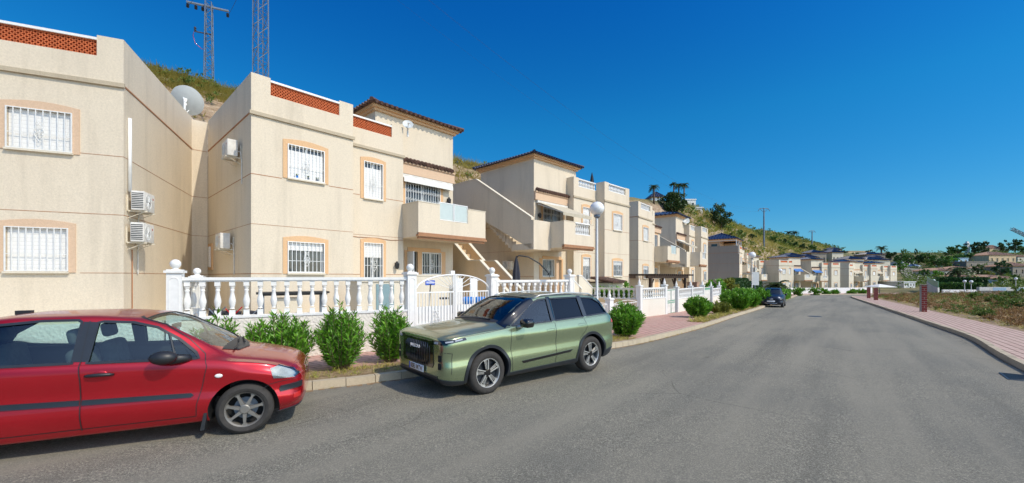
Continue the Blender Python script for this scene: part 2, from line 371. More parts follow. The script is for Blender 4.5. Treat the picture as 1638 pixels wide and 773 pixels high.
def kids(o): return [c for c in bpy.data.objects if c.parent == o]
def copy_tree(o, parent=None, label=None, loc=None, rz=None, sc=None, group=None):
    c = o.copy(); COL.objects.link(c); c.parent = parent
    if loc is not None: c.location = loc
    if rz is not None: c.rotation_euler = (0, 0, rz)
    if sc is not None: c.scale = sc if isinstance(sc, tuple) else (sc, sc, sc)
    if label: c['label'] = label
    if group: c['group'] = group
    for ch in kids(o): copy_tree(ch, c)
    return c
def px(x, Y): return (x-CX)/F_PX*Y
def pz(y, Y): return 1.9-(y-HY)/F_PX*Y
def road_z(Y): return -.018*(Y-6)
# ------------------------------------------------------------ ground lines
def catmull(P, n=8):
    out = []
    for i in range(len(P)-1):
        a = Vector(P[max(i-1, 0)]); b = Vector(P[i]); c = Vector(P[i+1]); d = Vector(P[min(i+2, len(P)-1)])
        for k in range(n):
            t = k/n
            out.append(.5*((2*b)+(c-a)*t+(2*a-5*b+4*c-d)*t*t+(3*b-a-3*c+d)*t**3))
    out.append(Vector(P[-1])); return out
def offset(P, d):
    out = []
    for i, p in enumerate(P):
        t = (P[min(i+1, len(P)-1)]-P[max(i-1, 0)]).normalized(); out.append(p+Vector((-t.y, t.x))*d)
    return out
KL = catmull([(-40, -7.5), (-25, -1.6), (-14, 2.4), (-7.9, 4.85), (-3.37, 6.85), (-.2, 9.05), (2.92, 11.4), (4.6, 13.0), (8.1, 17.0), (11.65, 21.5), (19.2, 30.9), (36.5, 52.9), (42.5, 60.6), (46.5, 64.6), (53, 67.5), (75, 73), (100, 79)])
KR = catmull([(-20, -27), (-8, -13), (0, -4.0), (5.5, 2.4), (10.4, 8.2), (12.0, 10.05), (14.9, 13.26), (18, 17.4), (22.6, 23.6), (30, 33.6), (45, 53.8), (48.6, 57.4), (53, 60), (62, 63), (78, 67), (100, 72)])
def sheet(name, pts, dz, mat, kind='structure'):
    mb = MB(); mb.poly([(p[0], p[1], road_z(p[1])+dz) for p in pts]); o = mb.build(name, mat, recalc=False)
    bm = bmesh.new(); bm.from_mesh(o.data)
    bmesh.ops.triangulate(bm, faces=bm.faces)
    for f in bm.faces:
        if f.normal.z < 0: f.normal_flip()
    bm.to_mesh(o.data); bm.free()
    return tag(o, kind=kind)
sheet('road', KL+KR[::-1], 0.0, 'asphalt')
FENCE = [Vector(p) for p in ((-40, -3), (-22, .9), (-12.5, 5.6), (-6.77, 8.47), (-2.68, 10.59), (-.61, 12.4), (2.1, 14.8), (6.4, 20.4), (8.45, 22.5), (17.2, 33.7), (34, 56), (41.5, 66), (50, 71), (74, 77.5), (100, 84))]
sheet('left_pavement', offset(KL, .14)+[p+Vector((-.2, .3)) for p in FENCE[::-1]], .125, 'paving')
RO = offset(KR, -1.85)
sheet('right_pavement', offset(KR, -.14)+RO[::-1], .125, 'paving_pale')
sheet('field', offset(KR, -1.86)[20:]+[Vector((150, 82)), Vector((150, -10)), Vector((20, -10))], .10, 'soil')
def kerb(name, P, side, mat):
    mb = MB(); P2 = P
    for i in range(len(P2)-1):
        a, b = P2[i], P2[i+1]; L = (b-a).length; n = max(1, round(L/1.0)) if max(a.y, b.y) < 35 else 1
        for k in range(n):
            p = a.lerp(b, k/n); q = a.lerp(b, (k+1)/n); t = (q-p).normalized(); nn = Vector((-t.y, t.x))*side
            if max(a.y, b.y) < 35: p = p+t*.006; q = q-t*.006
            p2 = p+nn*.15; q2 = q+nn*.15; p3 = p+nn*.02; q3 = q+nn*.02
            z = road_z; j = random.uniform(-.006, .006)
            mb.hexa([(p.x,p.y,z(p.y)-.1),(q.x,q.y,z(q.y)-.1),(q2.x,q2.y,z(q2.y)-.1),(p2.x,p2.y,z(p2.y)-.1),
                     (p3.x,p3.y,z(p.y)+.135+j),(q3.x,q3.y,z(q.y)+.135+j),(q2.x,q2.y,z(q2.y)+.135+j),(p2.x,p2.y,z(p2.y)+.135+j)])
    return tag(mb.build(name, mat), kind='structure')
kerb('left_kerb', KL, 1, 'concrete'); kerb('right_kerb', KR, -1, 'concrete')
# planting strip of bare soil along the near kerb
i0 = min(range(len(KL)), key=lambda i: abs(KL[i].x+9)); i1 = min(range(len(KL)), key=lambda i: abs(KL[i].x-3.9))
seg = KL[i0:i1+1]
sheet('planting_strip', offset(seg, .16)+offset(seg, 1.0)[::-1], .131, 'soil')
i0 = min(range(len(KL)), key=lambda i: abs(KL[i].x-8.6)); i1 = min(range(len(KL)), key=lambda i: abs(KL[i].x-36))
seg = KL[i0:i1+1]
sheet('verge_strip', offset(seg, .16)+offset(seg, .9)[::-1], .131, 'soil')
# thin band of sand swept against the kerbs
sb = MB()
for P, sd in ((KL, -1), (KR, 1)):
    for i in range(14, min(len(P)-1, 96)):
        a, b = P[i], P[i+1]; t = (b-a).normalized(); nn = Vector((-t.y, t.x))*sd
        for k in range(6):
            if random.random() < .75:
                p = a.lerp(b, k/6); q = a.lerp(b, (k+1.1)/6); wd = random.uniform(.03, .14); w2 = random.uniform(.03, .14)
                if sd == 1: wd *= .5; w2 *= .5
                z = .004+.001*(k % 2)
                sb.poly([(p.x, p.y, road_z(p.y)+z), (q.x, q.y, road_z(q.y)+z), (q.x+nn.x*w2, q.y+nn.y*w2, road_z(q.y+nn.y*w2)+z), (p.x+nn.x*wd, p.y+nn.y*wd, road_z(p.y+nn.y*wd)+z)])
tag(sb.build('gutter_sand', 'soil'), 'pale sand swept along the kerb edge of the road', 'sand', kind='stuff')
# yards behind the fences
def slab(name, pts, z, mat='stucco_pale'):
    mb = MB(); mb.prism([tuple(p) for p in pts], -3, z); return tag(mb.build(name, mat), kind='structure')
slab('yard', [(-30, .2), (-22, 2.5), (-12.5, 6.0), (-6.77, 8.8), (-2.68, 10.9), (-.61, 12.7), (2.0, 15.1), (-2, 25), (-14, 34), (-40, 10)], .70)
slab('yard', [(2.0, 15.12), (6.2, 20.6), (10, 26), (2, 38), (-14, 35), (-2, 25.1)], .34)
slab('yard', [(6.21, 20.62), (8.2, 22.9), (17.0, 34.0), (34, 56.5), (44, 70), (30, 80), (2, 39)], -.28, 'stucco_pale')
# ------------------------------------------------------------ terrain
RIDGE = [(-90, -45, 14, 14), (-45, 5, 14.0, 12), (-22.4, 28, 15.6, 11), (-5.2, 45.6, 14.6, 12), (13, 68, 16.5, 15), (43.3, 100, 19.6, 18), (63.7, 125, 20.4, 24), (88, 150, 18.8, 34), (113.5, 175, 20.6, 40), (156, 215, 20.8, 50), (204, 260, 18.8, 60), (330, 330, 19, 90)]
def sstep(t): t = max(0., min(1., t)); return t*t*(3-2*t)
from mathutils import noise as mn
def base_h(X, Y):
    b = road_z(Y)-.03
    if Y > 82: b += 25.5*sstep((Y-85)/235)
    if Y > 330: b = 20.9+(b-20.9)*0
    return b
def hill_h(X, Y):
    best = None
    for (x0, y0, z0, f0), (x1, y1, z1, f1) in zip(RIDGE, RIDGE[1:]):
        dx, dy = x1-x0, y1-y0; L2 = dx*dx+dy*dy; t = max(0, min(1, ((X-x0)*dx+(Y-y0)*dy)/L2))
        qx, qy = X-(x0+dx*t), Y-(y0+dy*t); d = sqrt(qx*qx+qy*qy)
        if best is None or d < best[0]: best = (d, dx*qy-dy*qx > 0, z0+(z1-z0)*t, f0+(f1-f0)*t)
    d, beh, z, f = best
    n = mn.noise((X*.08, Y*.08, 0))*1.6+mn.noise((X*.3, Y*.3, 3))*.5
    if beh: return z+n*.6-.01*d
    u = d/f
    if u > 1.05: return -50
    return -3+(z+3)*(1-u)**.85*(1) + n*.9*min(1, u*4)*(1-u) if u < 1 else -3-20*(u-1)
def height(X, Y): return max(base_h(X, Y), hill_h(X, Y))
xs = [-3000, -1200, -500, -250, -140, -100]+[-80+2*i for i in range(181)]+[290, 310, 340, 400, 500, 800, 1500, 3000]
ys = [-600, -200, -100]+[-60+2.*i for i in range(201)]+[350, 370, 400, 500, 800, 1500, 3000, 5000]
tm = MB()
for Y in ys:
    for X in xs: tm.v.append((X, Y, height(X, Y)))
nx = len(xs)
for j in range(len(ys)-1):
    for i in range(nx-1): tm.f.append((j*nx+i, j*nx+i+1, (j+1)*nx+i+1, (j+1)*nx+i)); tm.m.append(0)
tag(tm.build('hill_terrain', 'terrain', smooth=True, recalc=False), kind='structure')
# road climbing the far slope
mb = MB(); pr = [(px(1510, 122), 122, 4.0), (px(1492, 130), 130, 4.2), (px(1472, 142), 142, 4.6), (px(1462, 160), 160, 5), (px(1458, 178), 178, 5), (px(1450, 195), 195, 5)]
for (a, b, c), (d, e, f) in zip(pr, pr[1:]):
    n = 6
    for k in range(n):
        t0, t1 = k/n, (k+1)/n; X0, Y0 = a+(d-a)*t0, b+(e-b)*t0; X1, Y1 = a+(d-a)*t1, b+(e-b)*t1; w0 = c+(f-c)*t0; w1 = c+(f-c)*t1
        h0 = max(height(X0-w0, Y0), height(X0+w0, Y0), height(X0, Y0))+.25; h1 = max(height(X1-w1, Y1), height(X1+w1, Y1), height(X1, Y1))+.25
        mb.poly([(X0-w0, Y0, h0), (X0+w0, Y0, h0), (X1+w1, Y1, h1), (X1-w1, Y1, h1)])
tag(mb.build('far_road', 'asphalt', recalc=False), kind='structure')
# ------------------------------------------------------------ house pieces
def scroll(mb, cx, cz, y, s=1.0, r=.007):
    def curl(x0, z0, sx, sz, R):
        return [(cx+s*(x0+sx*R*(1-k/14)*sin(k*.55)), y, cz+s*(z0+sz*R*(1-k/14)*(1-cos(k*.55)))) for k in range(13)]
    for sx in (-1, 1):
        mb.tube([(cx+sx*s*.10*sin(pi*k/8), y, cz-s*.22+s*.22*k/8*2) for k in range(9)], r, 4)
        mb.tube(curl(sx*.02, .0, sx, 1, .075), r, 4); mb.tube(curl(sx*.02, -.02, sx, -1, .07), r, 4); mb.tube(curl(sx*.02, .2, sx, 1, .05), r, 4)
def window(T, parent, x0, x1, z0, z1, y, bars=8, sh=(0, 1), surround=True, det=2, pane='houseglass', barmat='white_metal', ornament=True, smat='peach', recess=.1):
    fr = MB(T); w = .045; ya, yb = y+recess-.03, y+recess+.02
    for q in ((x0, x0+w, z0, z1), (x1-w, x1, z0, z1), (x0+w, x1-w, z0, z0+w), (x0+w, x1-w, z1-w, z1), ((x0+x1)/2-.025, (x0+x1)/2+.025, z0+w, z1-w)):
        fr.box(q[0], q[1], ya, yb, q[2], q[3])
    fo = fr.build('window', 'white_metal', parent)
    p = MB(T); p.box(x0+.004, x1-.004, yb-.012, yb+.02, z0+.004, z1-.004); p.build('pane', pane, fo)
    if sh:
        a, b = z0+(z1-z0)*sh[0], z0+(z1-z0)*sh[1]
        if det == 2 and sh[0] == 0 and sh[1] == 1: a += .02
        s = MB(T); s.box(x0+.01, x1-.01, y+recess-.055, y+recess-.035, a, b); s.build('shutter', 'shutter', fo)
    if bars:
        g = MB(T); yg = y-.045
        for q in ((x0-.005, x0+.02, z0, z1), (x1-.02, x1+.005, z0, z1), (x0+.02, x1-.02, z0, z0+.022), (x0+.02, x1-.02, z1-.022, z1)): g.box(q[0], q[1], yg, yg+.02, q[2], q[3])
        for k in range(1, bars+1):
            X = x0+(x1-x0)*k/(bars+1); g.box(X-.008, X+.008, yg+.002, yg+.018, z0+.02, z1-.02)
        g.box(x0+.02, x1-.02, yg+.018, yg+.026, z0+(z1-z0)*.38, z0+(z1-z0)*.38+.014)
        for q in ((x0, z0+.1), (x1-.015, z0+.1), (x0, z1-.1), (x1-.015, z1-.1)): g.box(q[0], q[0]+.015, yg+.02, y+.01, q[1], q[1]+.015)
        if ornament and det == 2: scroll(g, (x0+x1)/2, z0+(z1-z0)*.42, yg-.004, min(1.3, (z1-z0)*.95))
        g.build('grille', barmat, fo)
    if surround:
        s = MB(T); j = .13; yo = y-.022; n = 6
        s.box(x0-j, x0, yo, y+.02, z0-.03, z1); s.box(x1, x1+j, yo, y+.02, z0-.03, z1)
        arch = [(x0-j, z1), (x1+j, z1)]+[(x1+j-(x1-x0+2*j)*k/n, z1+.115+.075*sin(pi*k/n)) for k in range(n+1)]
        s.prism(arch, yo, y+.02, 'y')
        s.build('window_surround', smat, fo)
        s = MB(T); s.box(x0-.02, x1+.02, y-.075, y+.05, z0-.05, z0-.005); s.build('sill', 'stucco_pale', fo)
    return fo
def lattice(T, parent, x0, x1, z0, z1, y, det=2):
    mb = MB(T)
    if det < 2: mb.box(x0, x1, y+.02, y+.1, z0, z1)
    else:
        h = z1-z0; rows = 4; s = h/rows; n = max(2, round((x1-x0)/s)); sx = (x1-x0)/n; t = s*.13
        for r in range(rows):
            for c in range(n):
                X, Z = x0+c*sx, z0+r*s; cx, cz = X+sx/2, Z+s/2
                for a, b in (((X, cz), (cx, Z+s)), ((cx, Z+s), (X+sx, cz)), ((X+sx, cz), (cx, Z)), ((cx, Z), (X, cz))):
                    dx, dz = b[0]-a[0], b[1]-a[1]; L = sqrt(dx*dx+dz*dz); nx_, nz_ = -dz/L*t, dx/L*t
                    mb.prism([(a[0]+nx_, a[1]+nz_), (b[0]+nx_, b[1]+nz_), (b[0]-nx_, b[1]-nz_), (a[0]-nx_, a[1]-nz_)], y+.02, y+.11, 'y')
        mb.box(x0, x1, y+.015, y+.115, z0-.0, z0+.012); mb.box(x0, x1, y+.015, y+.115, z1-.012, z1)
    mb.build('brick_lattice', 'terracotta', parent)
    c = MB(T); c.box(x0, x1, y-.03, y+.2, z1+.001, z1+.06); c.build('coping', 'white', parent)
BPROF = [(.045, 0), (.045, .16), (.028, .18), (.05, .3), (.058, .42), (.045, .58), (.026, .74), (.034, .78), (.026, .81), (.04, .86), (.045, .89), (.045, 1)]
def balus_panel(T, parent, x0, x1, z0, z1, y, det=2):
    mb = MB(T); n = max(3, round((x1-x0)/.17)); h = z1-z0
    for k in range(n):
        X = x0+(x1-x0)*(k+.5)/n
        if det < 2: mb.box(X-.035, X+.035, y+.05, y+.13, z0, z1-.06)
        else: mb.lathe([(r*1.0, z0+zz*(h-.06)) for r, zz in BPROF], (X, y+.09, 0), 8)
    mb.box(x0, x1, y, y+.17, z1-.06, z1); mb.box(x0, x1, y, y+.17, z0-.04, z0)
    mb.build('balustrade', 'white', parent)
def hip_roof(T, parent, x0, x1, y0, y1, z, rise, mat, det=2, oh=.35, name='roof'):
    mb = MB(T); X0, X1, Y0, Y1 = x0-oh, x1+oh, y0-oh, y1+oh; r = min((X1-X0), (Y1-Y0))/2
    A = [(X0, Y0, z), (X1, Y0, z), (X1, Y1, z), (X0, Y1, z)]
    if X1-X0 >= Y1-Y0: R0 = (X0+r, (Y0+Y1)/2, z+rise); R1 = (X1-r+.001, (Y0+Y1)/2, z+rise); F = [((A[0], A[1]), (R0, R1)), ((A[1], A[2]), (R1, R1)), ((A[2], A[3]), (R1, R0)), ((A[3], A[0]), (R0, R0))]
    else: R0 = ((X0+X1)/2, Y0+r, z+rise); R1 = ((X0+X1)/2, Y1-r+.001, z+rise); F = [((A[0], A[1]), (R0, R0)), ((A[1], A[2]), (R0, R1)), ((A[2], A[3]), (R1, R1)), ((A[3], A[0]), (R1, R0))]
    mb.poly(A[::-1])
    for (a, b), (c, d) in F:
        mb.poly([a, b, d] if d == c else [a, b, d, c])
        if det >= 1:
            a, b, c, d = map(Vector, (a, b, c, d)); L = (b-a).length; n = max(3, int(L/(.21 if det == 2 else .4)))
            for k in range(n+1):
                t = k/n; p = a.lerp(b, t)
                # run up the slope perpendicular to the eave until the hip
                e = (b-a).normalized(); tc = (c-a).dot(e)/L; td = (d-a).dot(e)/L
                if t < tc: q = a.lerp(c, t/tc if tc > 0 else 1)
                elif t > td: q = b.lerp(d, (1-t)/(1-td) if td < 1 else 1)
                else: q = c.lerp(d, (t-tc)/max(1e-6, td-tc))
                out = (p-q); out = out.normalized()*.03 if out.length > .01 else Vector((0, 0, 0))
                if (p-q).length > .1: mb.tube([p+out+Vector((0, 0, .02)), q+Vector((0, 0, .02))], .062 if det == 2 else .1, 6)
    for a in A:
        c = R0 if (Vector(a)-Vector(R0)).length < (Vector(a)-Vector(R1)).length else R1
        mb.tube([Vector(a)+Vector((0, 0, .05)), Vector(c)+Vector((0, 0, .06))], .08, 6)
    o = mb.build(name, mat, parent)
    e = MB(T); e.box(x0-.1, x1+.1, y0-.1, y1+.1, z-.2, z-.1); e.box(x0-.2, x1+.2, y0-.2, y1+.2, z-.1, z-.005)
    e.build('eaves_moulding', 'peach', parent)
    return o
L_H = 8.24
def house(name, label, org, theta, datum=0., mirror=False, par='lattice', roof='roof_brown', det=2, balcony=(5.3, 8.75, -.5), open_sec=(6.3, 7.75), open_kind='glass', landing=None, stair=None, awning=None, group=None, wmat='stucco', sidemat=None, tower=True, rz_extra=0, stairwin=False):
    a = radians(90-theta)
    root = thing(name, label, 'house', (org[0], org[1], datum), a, group)
    T = (lambda p: (L_H-p[0], p[1], p[2])) if mirror else None
    B0, ZR, ZP = -3.5, 6.4, 7.76; D = 9.5
    up = (4.92, 5.94); lo = (2.02, 2.98)
    hW = [(.96, 2.05, *up), (.96, 2.05, *lo)]; hN = [(3.71, 4.46, 4.78, 6.12), (3.71, 4.46, 1.8, 3.15)]
    hT = [(5.75, 7.5, 3.6, 5.9), (5.87, 6.35, .7, 2.95), (6.56, 7.55, 2.0, 2.94)]
    mb = MB(T)
    mb.wall(0, 3.02, B0, ZR, 0, hW, .16); mb.wall(3.02, 5.35, B0, ZR, .6, hN, .16); mb.wall(5.35, 8.24, B0, ZR, 1.1, hT, .16)
    mb.poly([(3.02, 0, B0), (3.02, .6, B0), (3.02, .6, ZR), (3.02, 0, ZR)]); mb.poly([(5.35, .6, B0), (5.35, 1.1, B0), (5.35, 1.1, ZR), (5.35, .6, ZR)])
    sm = 1 if sidemat else 0
    mb.poly([(0, 0, B0), (0, D, B0), (0, D, ZR), (0, 0, ZR)], sm); mb.poly([(8.24, 1.1, B0), (8.24, D, B0), (8.24, D, ZR), (8.24, 1.1, ZR)])
    mb.poly([(0, 0, ZR), (3.02, 0, ZR), (3.02, .6, ZR), (5.35, .6, ZR), (5.35, 1.1, ZR), (8.24, 1.1, ZR), (8.24, D, ZR), (0, D, ZR)]); mb.poly([(0, D, B0), (8.24, D, B0), (8.24, D, ZR), (0, D, ZR)])
    t = .2
    # parapets
    mb.box(0, t, t, 5.4, ZR, ZP, sm); mb.box(0, .5, 0, t, ZR, ZP); mb.box(2.55, 3.02, 0, t, ZR, ZP); mb.box(.5, 2.55, 0, t, ZR, 7.26)
    mb.box(2.82, 3.02, t, .6, ZR, ZP)
    mb.box(3.02, 4.85, .6, .6+t, ZR, 7.26); mb.box(4.85, 5.35, .6, .6+t, ZR, ZP); mb.box(5.15, 5.35, .6+t, 1.1, ZR, ZP)
    wall = mb.build('wall', [wmat, sidemat or wmat], root, recalc=False)
    # tower
    if tower:
        tb = MB(T); tb.box(4.44, 8.24, 1.1, 5.4, ZR+.002, 8.3); tw = tb.build('stair_tower', wmat, root)
        hip_roof(T, tw, 4.44, 8.24, 1.1, 5.4, 8.5, .85 if det == 2 else .55, roof, det)
    # cornice, brow and joint lines
    c = MB(T)
    c.box(-.05, 3.07, -.06, -.002, 6.56, 6.66); c.box(3.07, 5.40, .54, .598, 6.56, 6.66); c.build('cornice', 'concrete', root)
    l = MB(T); e = .004
    for z in (4.87, 3.43, 2.0):
        zz = z-.012
        if z == 4.87 or z == 2.0:
            zz -= .008; l.box(0, .8, -e, -.0005, zz, z); l.box(2.2, 3.02, -e, -.0005, zz, z); l.box(3.02, 3.56, .6-e, .5995, zz, z); l.box(4.6, 5.35, .6-e, .5995, zz, z)
        else:
            l.box(0, 3.02, -e, -.0005, zz, z); l.box(3.02, 5.35, .6-e, .5995, zz, z)
        l.box(-e, -.0005, -e, 9.4, zz, z); l.box(8.2405, 8.24+e, 1.1, 9.4, zz, z)
    l.box(-e*4, -.0005, 0, 5.4, 6.6, 6.64); l.build('joint_line', 'rustline', root)
    b = MB(T); b.box(5.36, 8.24, .98, 1.097, 6.1, 6.5); b.box(5.36, 8.24, .93, 1.097, 6.5, 6.56); b.build('brow', 'peach_pale', root)
    if det >= 1:
        tl = MB(T); n = 15
        for k in range(n): X = 5.42+2.8*k/n; tl.tube([(X, .86, 6.6), (X, 1.08, 6.72)], .085, 6)
        tl.build('brow_tile', 'roof_brown' if roof == 'roof_brown' else 'roof_brown', root)
    # parapet infill
    for (x0, x1, y) in ((.5, 2.55, 0), (3.02, 4.85, .6)):
        if par == 'lattice': lattice(T, root, x0+.001, x1-.001, 7.262, 7.64, y+.02, det)
        else: balus_panel(T, root, x0+.001, x1-.001, 7.30, 7.74, y+.01, det)
    # windows
    gd = det
    sh_up = (0, .84) if par == 'lattice' else (0, 1)
    window(T, root, *hW[0], 0, 9 if gd else 0, sh_up, True, det); window(T, root, *hW[1], 0, 8, (.72, 1), True, det)
    window(T, root, *hN[0], .6, 5, sh_up, True, det); window(T, root, *hN[1], .6, 5, (.6, 1), True, det)
    # upper french window with white grille
    fw = window(T, root, *hT[0], 1.1, 13, None, False, det, ornament=False)
    s = MB(T)
    for q in ((5.58, 5.75, 3.6, 6.08), (7.5, 7.67, 3.6, 6.08), (5.75, 7.5, 5.9, 6.08)): s.box(q[0], q[1], 1.07, 1.12, q[2], q[3])
    s.build('window_surround', 'peach', fw)
    if det == 2:
        g = MB(T); g.box(6.62, 6.635, 1.045, 1.06, 5.02, 5.83)
        for zz in (5.1, 5.45, 5.75): g.box(5.8, 7.46, 1.052, 1.06, zz-.005, zz+.005)
        for k in range(13):
            X = 5.83+1.6*k/12.
            for zz in (5.1, 5.45, 5.75): g.tube([(X+.05*sin(j*pi/3), 1.05, zz+.06*cos(j*pi/3)) for j in range(7)], .008, 4)
        g.build('scrollwork', 'white_metal', fw)
    # ground floor door and window
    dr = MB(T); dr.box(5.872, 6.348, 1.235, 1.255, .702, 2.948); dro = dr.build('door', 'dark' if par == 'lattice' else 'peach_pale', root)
    if par == 'lattice' and det == 2:
        dl = MB(T); dl.box(5.83, 5.872, .62, 1.10, .75, 2.93); dl.build('open_door_leaf', 'white_metal', root)
    window(T, root, *hT[2], 1.1, 7, (.99, 1), False, det, ornament=True)
    s = MB(T)
    for q in ((5.72, 5.87, .7, 3.0), (6.35, 6.56, .7, 2.95), (7.55, 7.8, .7, 3.0), (5.87, 7.55, 2.95, 3.12), (6.56, 7.55, .7, 1.95)): s.box(q[0], q[1], 1.07, 1.12, q[2], q[3])
    s.build('door_surround', 'peach', root)
    # balcony
    if balcony:
        x0, x1, yf = balcony; w_ = .14; zt = 4.72; zs = 3.6
        bm_ = MB(T); yb = .598 if x0 < 5.36 else 1.098
        bm_.box(x0, x1, yf, 1.095, 3.42, zs)
        if open_sec:
            o0, o1 = open_sec; bm_.box(x0, o0, yf, yf+w_, zs, zt); bm_.box(o1, x1, yf, yf+w_, zs, zt); bm_.box(o0, o1, yf, yf+w_, zs, 4.12)
        else: bm_.box(x0, x1, yf, yf+w_, zs, zt)
        bm_.box(x0, x0+w_, yf+w_, yb-.002, zs, zt); bm_.box(x1-w_, x1, yf+w_, 1.09, zs, zt)
        bal = bm_.build('balcony', wmat, root)
        k = MB(T)
        k.box(x0-.04, x1+.04, yf-.05, yf+.1, 3.43, 3.50); k.box(x0-.0, x1+.0, yf-.025, yf+.1, 3.50, 3.57); k.box(x0+.02, x1-.02, yf+.02, yf+.12, 3.34, 3.419)
        k.build('balcony_moulding', 'brownmould', bal)
        k = MB(T); k.box(x0-.015, x1+.015, yf-.015, yf+w_+.01, zt, zt+.025) if not open_sec else (k.box(x0-.015, o0, yf-.015, yf+w_+.01, zt, zt+.025), k.box(o1, x1+.015, yf-.015, yf+w_+.01, zt, zt+.025))
        k.box(x0-.015, x0+w_+.01, yf+w_+.01, yb-.01, zt, zt+.025); k.build('coping', 'stucco_pale', bal)
        if open_sec:
            if open_kind == 'glass':
                g = MB(T); mid = (o0+o1)/2
                for q in ((o0+.03, mid-.05), (mid+.05, o1-.03)): g.box(q[0], q[1], yf+.05, yf+.062, 4.18, 4.82)
                g.build('glass_panel', 'frosted', bal)
                g = MB(T)
                for X in (o0, mid-.045, mid+.02, o1-.03): g.box(X, X+.03, yf+.035, yf+.075, 4.12, 4.86)
                for q in ((o0, mid-.02), (mid+.02, o1)): g.box(q[0], q[1], yf+.04, yf+.072, 4.82, 4.85); g.box(q[0], q[1], yf+.04, yf+.072, 4.14, 4.17)
                g.build('panel_frame', 'white_metal', bal)
            else: balus_panel(T, bal, o0, o1, 4.16, 4.74, yf+.0, det)
    if landing:
        x0, x1, yf = landing; q = MB(T); q.box(x0+.002, x1, yf, 1.09, 3.3, 3.6); q.box(x0+.002, x1, yf, yf+.14, 3.6, 4.72); q.build('landing', wmat, root)
    if stair == 'upper':
        q = MB(T); X0, X1 = 9.72, 9.9; ys0 = (landing[2] if landing else -.5)+.142
        poly = [(ys0, 3.3), (3.9, 5.35), (7.5, 5.6), (7.5, 7.35), (3.93, 7.35), (ys0, 4.72+.142*.58)]
        q.prism(poly, X0, X1, 'x'); n = 14
        for k in range(n):
            ya = ys0+1.2+(3.93-ys0-1.0)*k/n; za = 3.6+2.5*(k+1)/n; q.box(8.25, X0-.002, ya, ya+.35, za-.5, za)
        q.box(8.25, X0-.002, 3.9, 7.5, 5.7, 6.1)
        st = q.build('staircase', wmat, root)
        q = MB(T); c0 = [(ys0, 4.80), (3.93, 7.352), (7.5, 7.352), (7.5, 7.40), (3.9, 7.40), (ys0, 4.86)]; q.prism(c0, X0-.02, X1+.02, 'x'); q.build('coping', 'stucco_pale', st)
    if stair == 'lower':
        q = MB(T)
        for X0 in (8.85, 9.8):
            q.prism([(-1.9, -.5), (5.5, -.5), (5.5, 6.6), (.76, 2.62), (0, 2.62), (-1.0, 1.83), (-1.9, 1.1)], X0, X0+.14, 'x')
        for k in range(24):
            ya = -1.7+k*.28; za = .22+.232*k
            if za < 6: q.box(8.992, 9.798, ya, ya+.3, -.4, za)
        st = q.build('staircase', 'stucco_warm', root)
        q = MB(T)
        for X0 in (8.85, 9.8):
            q.prism([(-1.9, 1.101), (-1.0, 1.831), (0, 2.621), (.76, 2.621), (5.5, 6.601), (5.5, 6.66), (.74, 2.67), (-.02, 2.67), (-1.02, 1.88), (-1.9, 1.16)], X0-.02, X0+.16, 'x')
        q.build('coping', 'stucco_pale', st)
    if awning:
        x0, x1, zc, yo, zo, am = awning
        q = MB(T); q.box(x0, x1, .94, 1.09, zc, zc+.14); q.build('awning_box', 'white_old', root)
        q = MB(T); q.prism([(.94, zc+.02), (yo, zo), (yo, zo+.015), (.94, zc+.04)], x0+.05, x1-.05, 'x'); q.box(x0+.05, x1-.05, yo-.012, yo-.002, zo-.14, zo+.02); aw = q.build('awning', am, root)
        if yo < .3:
            q = MB(T)
            for X in (x0+.06, x1-.08): q.tube([(X, 1.0, zc-.05), (X, yo+.02, zo-.02)], .02, 5)
            q.build('awning_arm', 'white_metal', aw)
    return root
# house B, facing the street above the green car
HB = house('apartment_house', 'cream house with red brick lattice parapets directly behind the white balustrade and gate', (-7.46, 11.6), 42.7, 0, stair='lower', awning=(5.5, 8.1, 5.93, .86, 5.88, 'awning_white'))
m = MB(); m.tube([(3.06, .585, 3.36), (3.5, .585, 3.33), (4.2, .585, 3.345), (4.8, .585, 3.30), (5.33, .585, 3.34)], .010, 5); m.tube([(3.03, .585, 3.36), (3.03, .585, 2.4), (3.035, .585, .8)], .009, 5); m.build('facade_cable', 'rustline', HB)
# its set-back link wall and house A
ra = radians(90-42.7)
lk = thing('link_wall', 'tall cream wall in the corner between the two leftmost houses, under the large satellite dish', 'wall', (-7.46, 11.6, 0), ra)
mb = MB(); mb.box(-1.4, -.012, 5.42, 9.0, -1, 7.70); mb.build('wall', 'stucco', lk)
mb = MB()
for z in (6.6, 4.87, 3.43, 2.0): mb.box(-1.3, -.03, 5.412, 5.419, z-.012, z)
mb.build('joint_line', 'rustline', lk)
# side window, house B
T0 = None
def side_T(p): return (p[1], p[0], p[2])      # x runs along depth, y becomes sideways on the x=0 wall
sw = window(side_T, HB, 4.72, 5.02, 2.25, 3.0, -.06, 0, (0, 1), False, 2, recess=.03)
s = MB(side_T)
for q in ((4.58, 4.72, 2.15, 3.12), (5.02, 5.16, 2.15, 3.12), (4.72, 5.02, 3.0, 3.12), (4.72, 5.02, 2.15, 2.25)): s.box(q[0], q[1], -.05, -.001, q[2], q[3])
s.build('window_surround', 'peach', sw)
HD = house('apartment_house', 'cream house with blue tiled tower, white balustrades and an open tan awning', (1.95, 20.85), 44.5, -.08, True, 'baluster', 'roof_blue', 2,
      balcony=(6.04, 8.64, -1.2), open_sec=(6.4, 7.7), open_kind='balus', landing=(8.64, 9.9, -.35), stair='upper', awning=(5.45, 8.1, 5.93, -.7, 5.25, 'awning'), wmat='stucco')
HE = house('apartment_house', 'narrow cream house front stepped back, next to the one with the tan awning', (9.34, 30.0), 38, -.25, False, 'baluster', 'roof_blue', 1, wmat='stucco', tower=False)
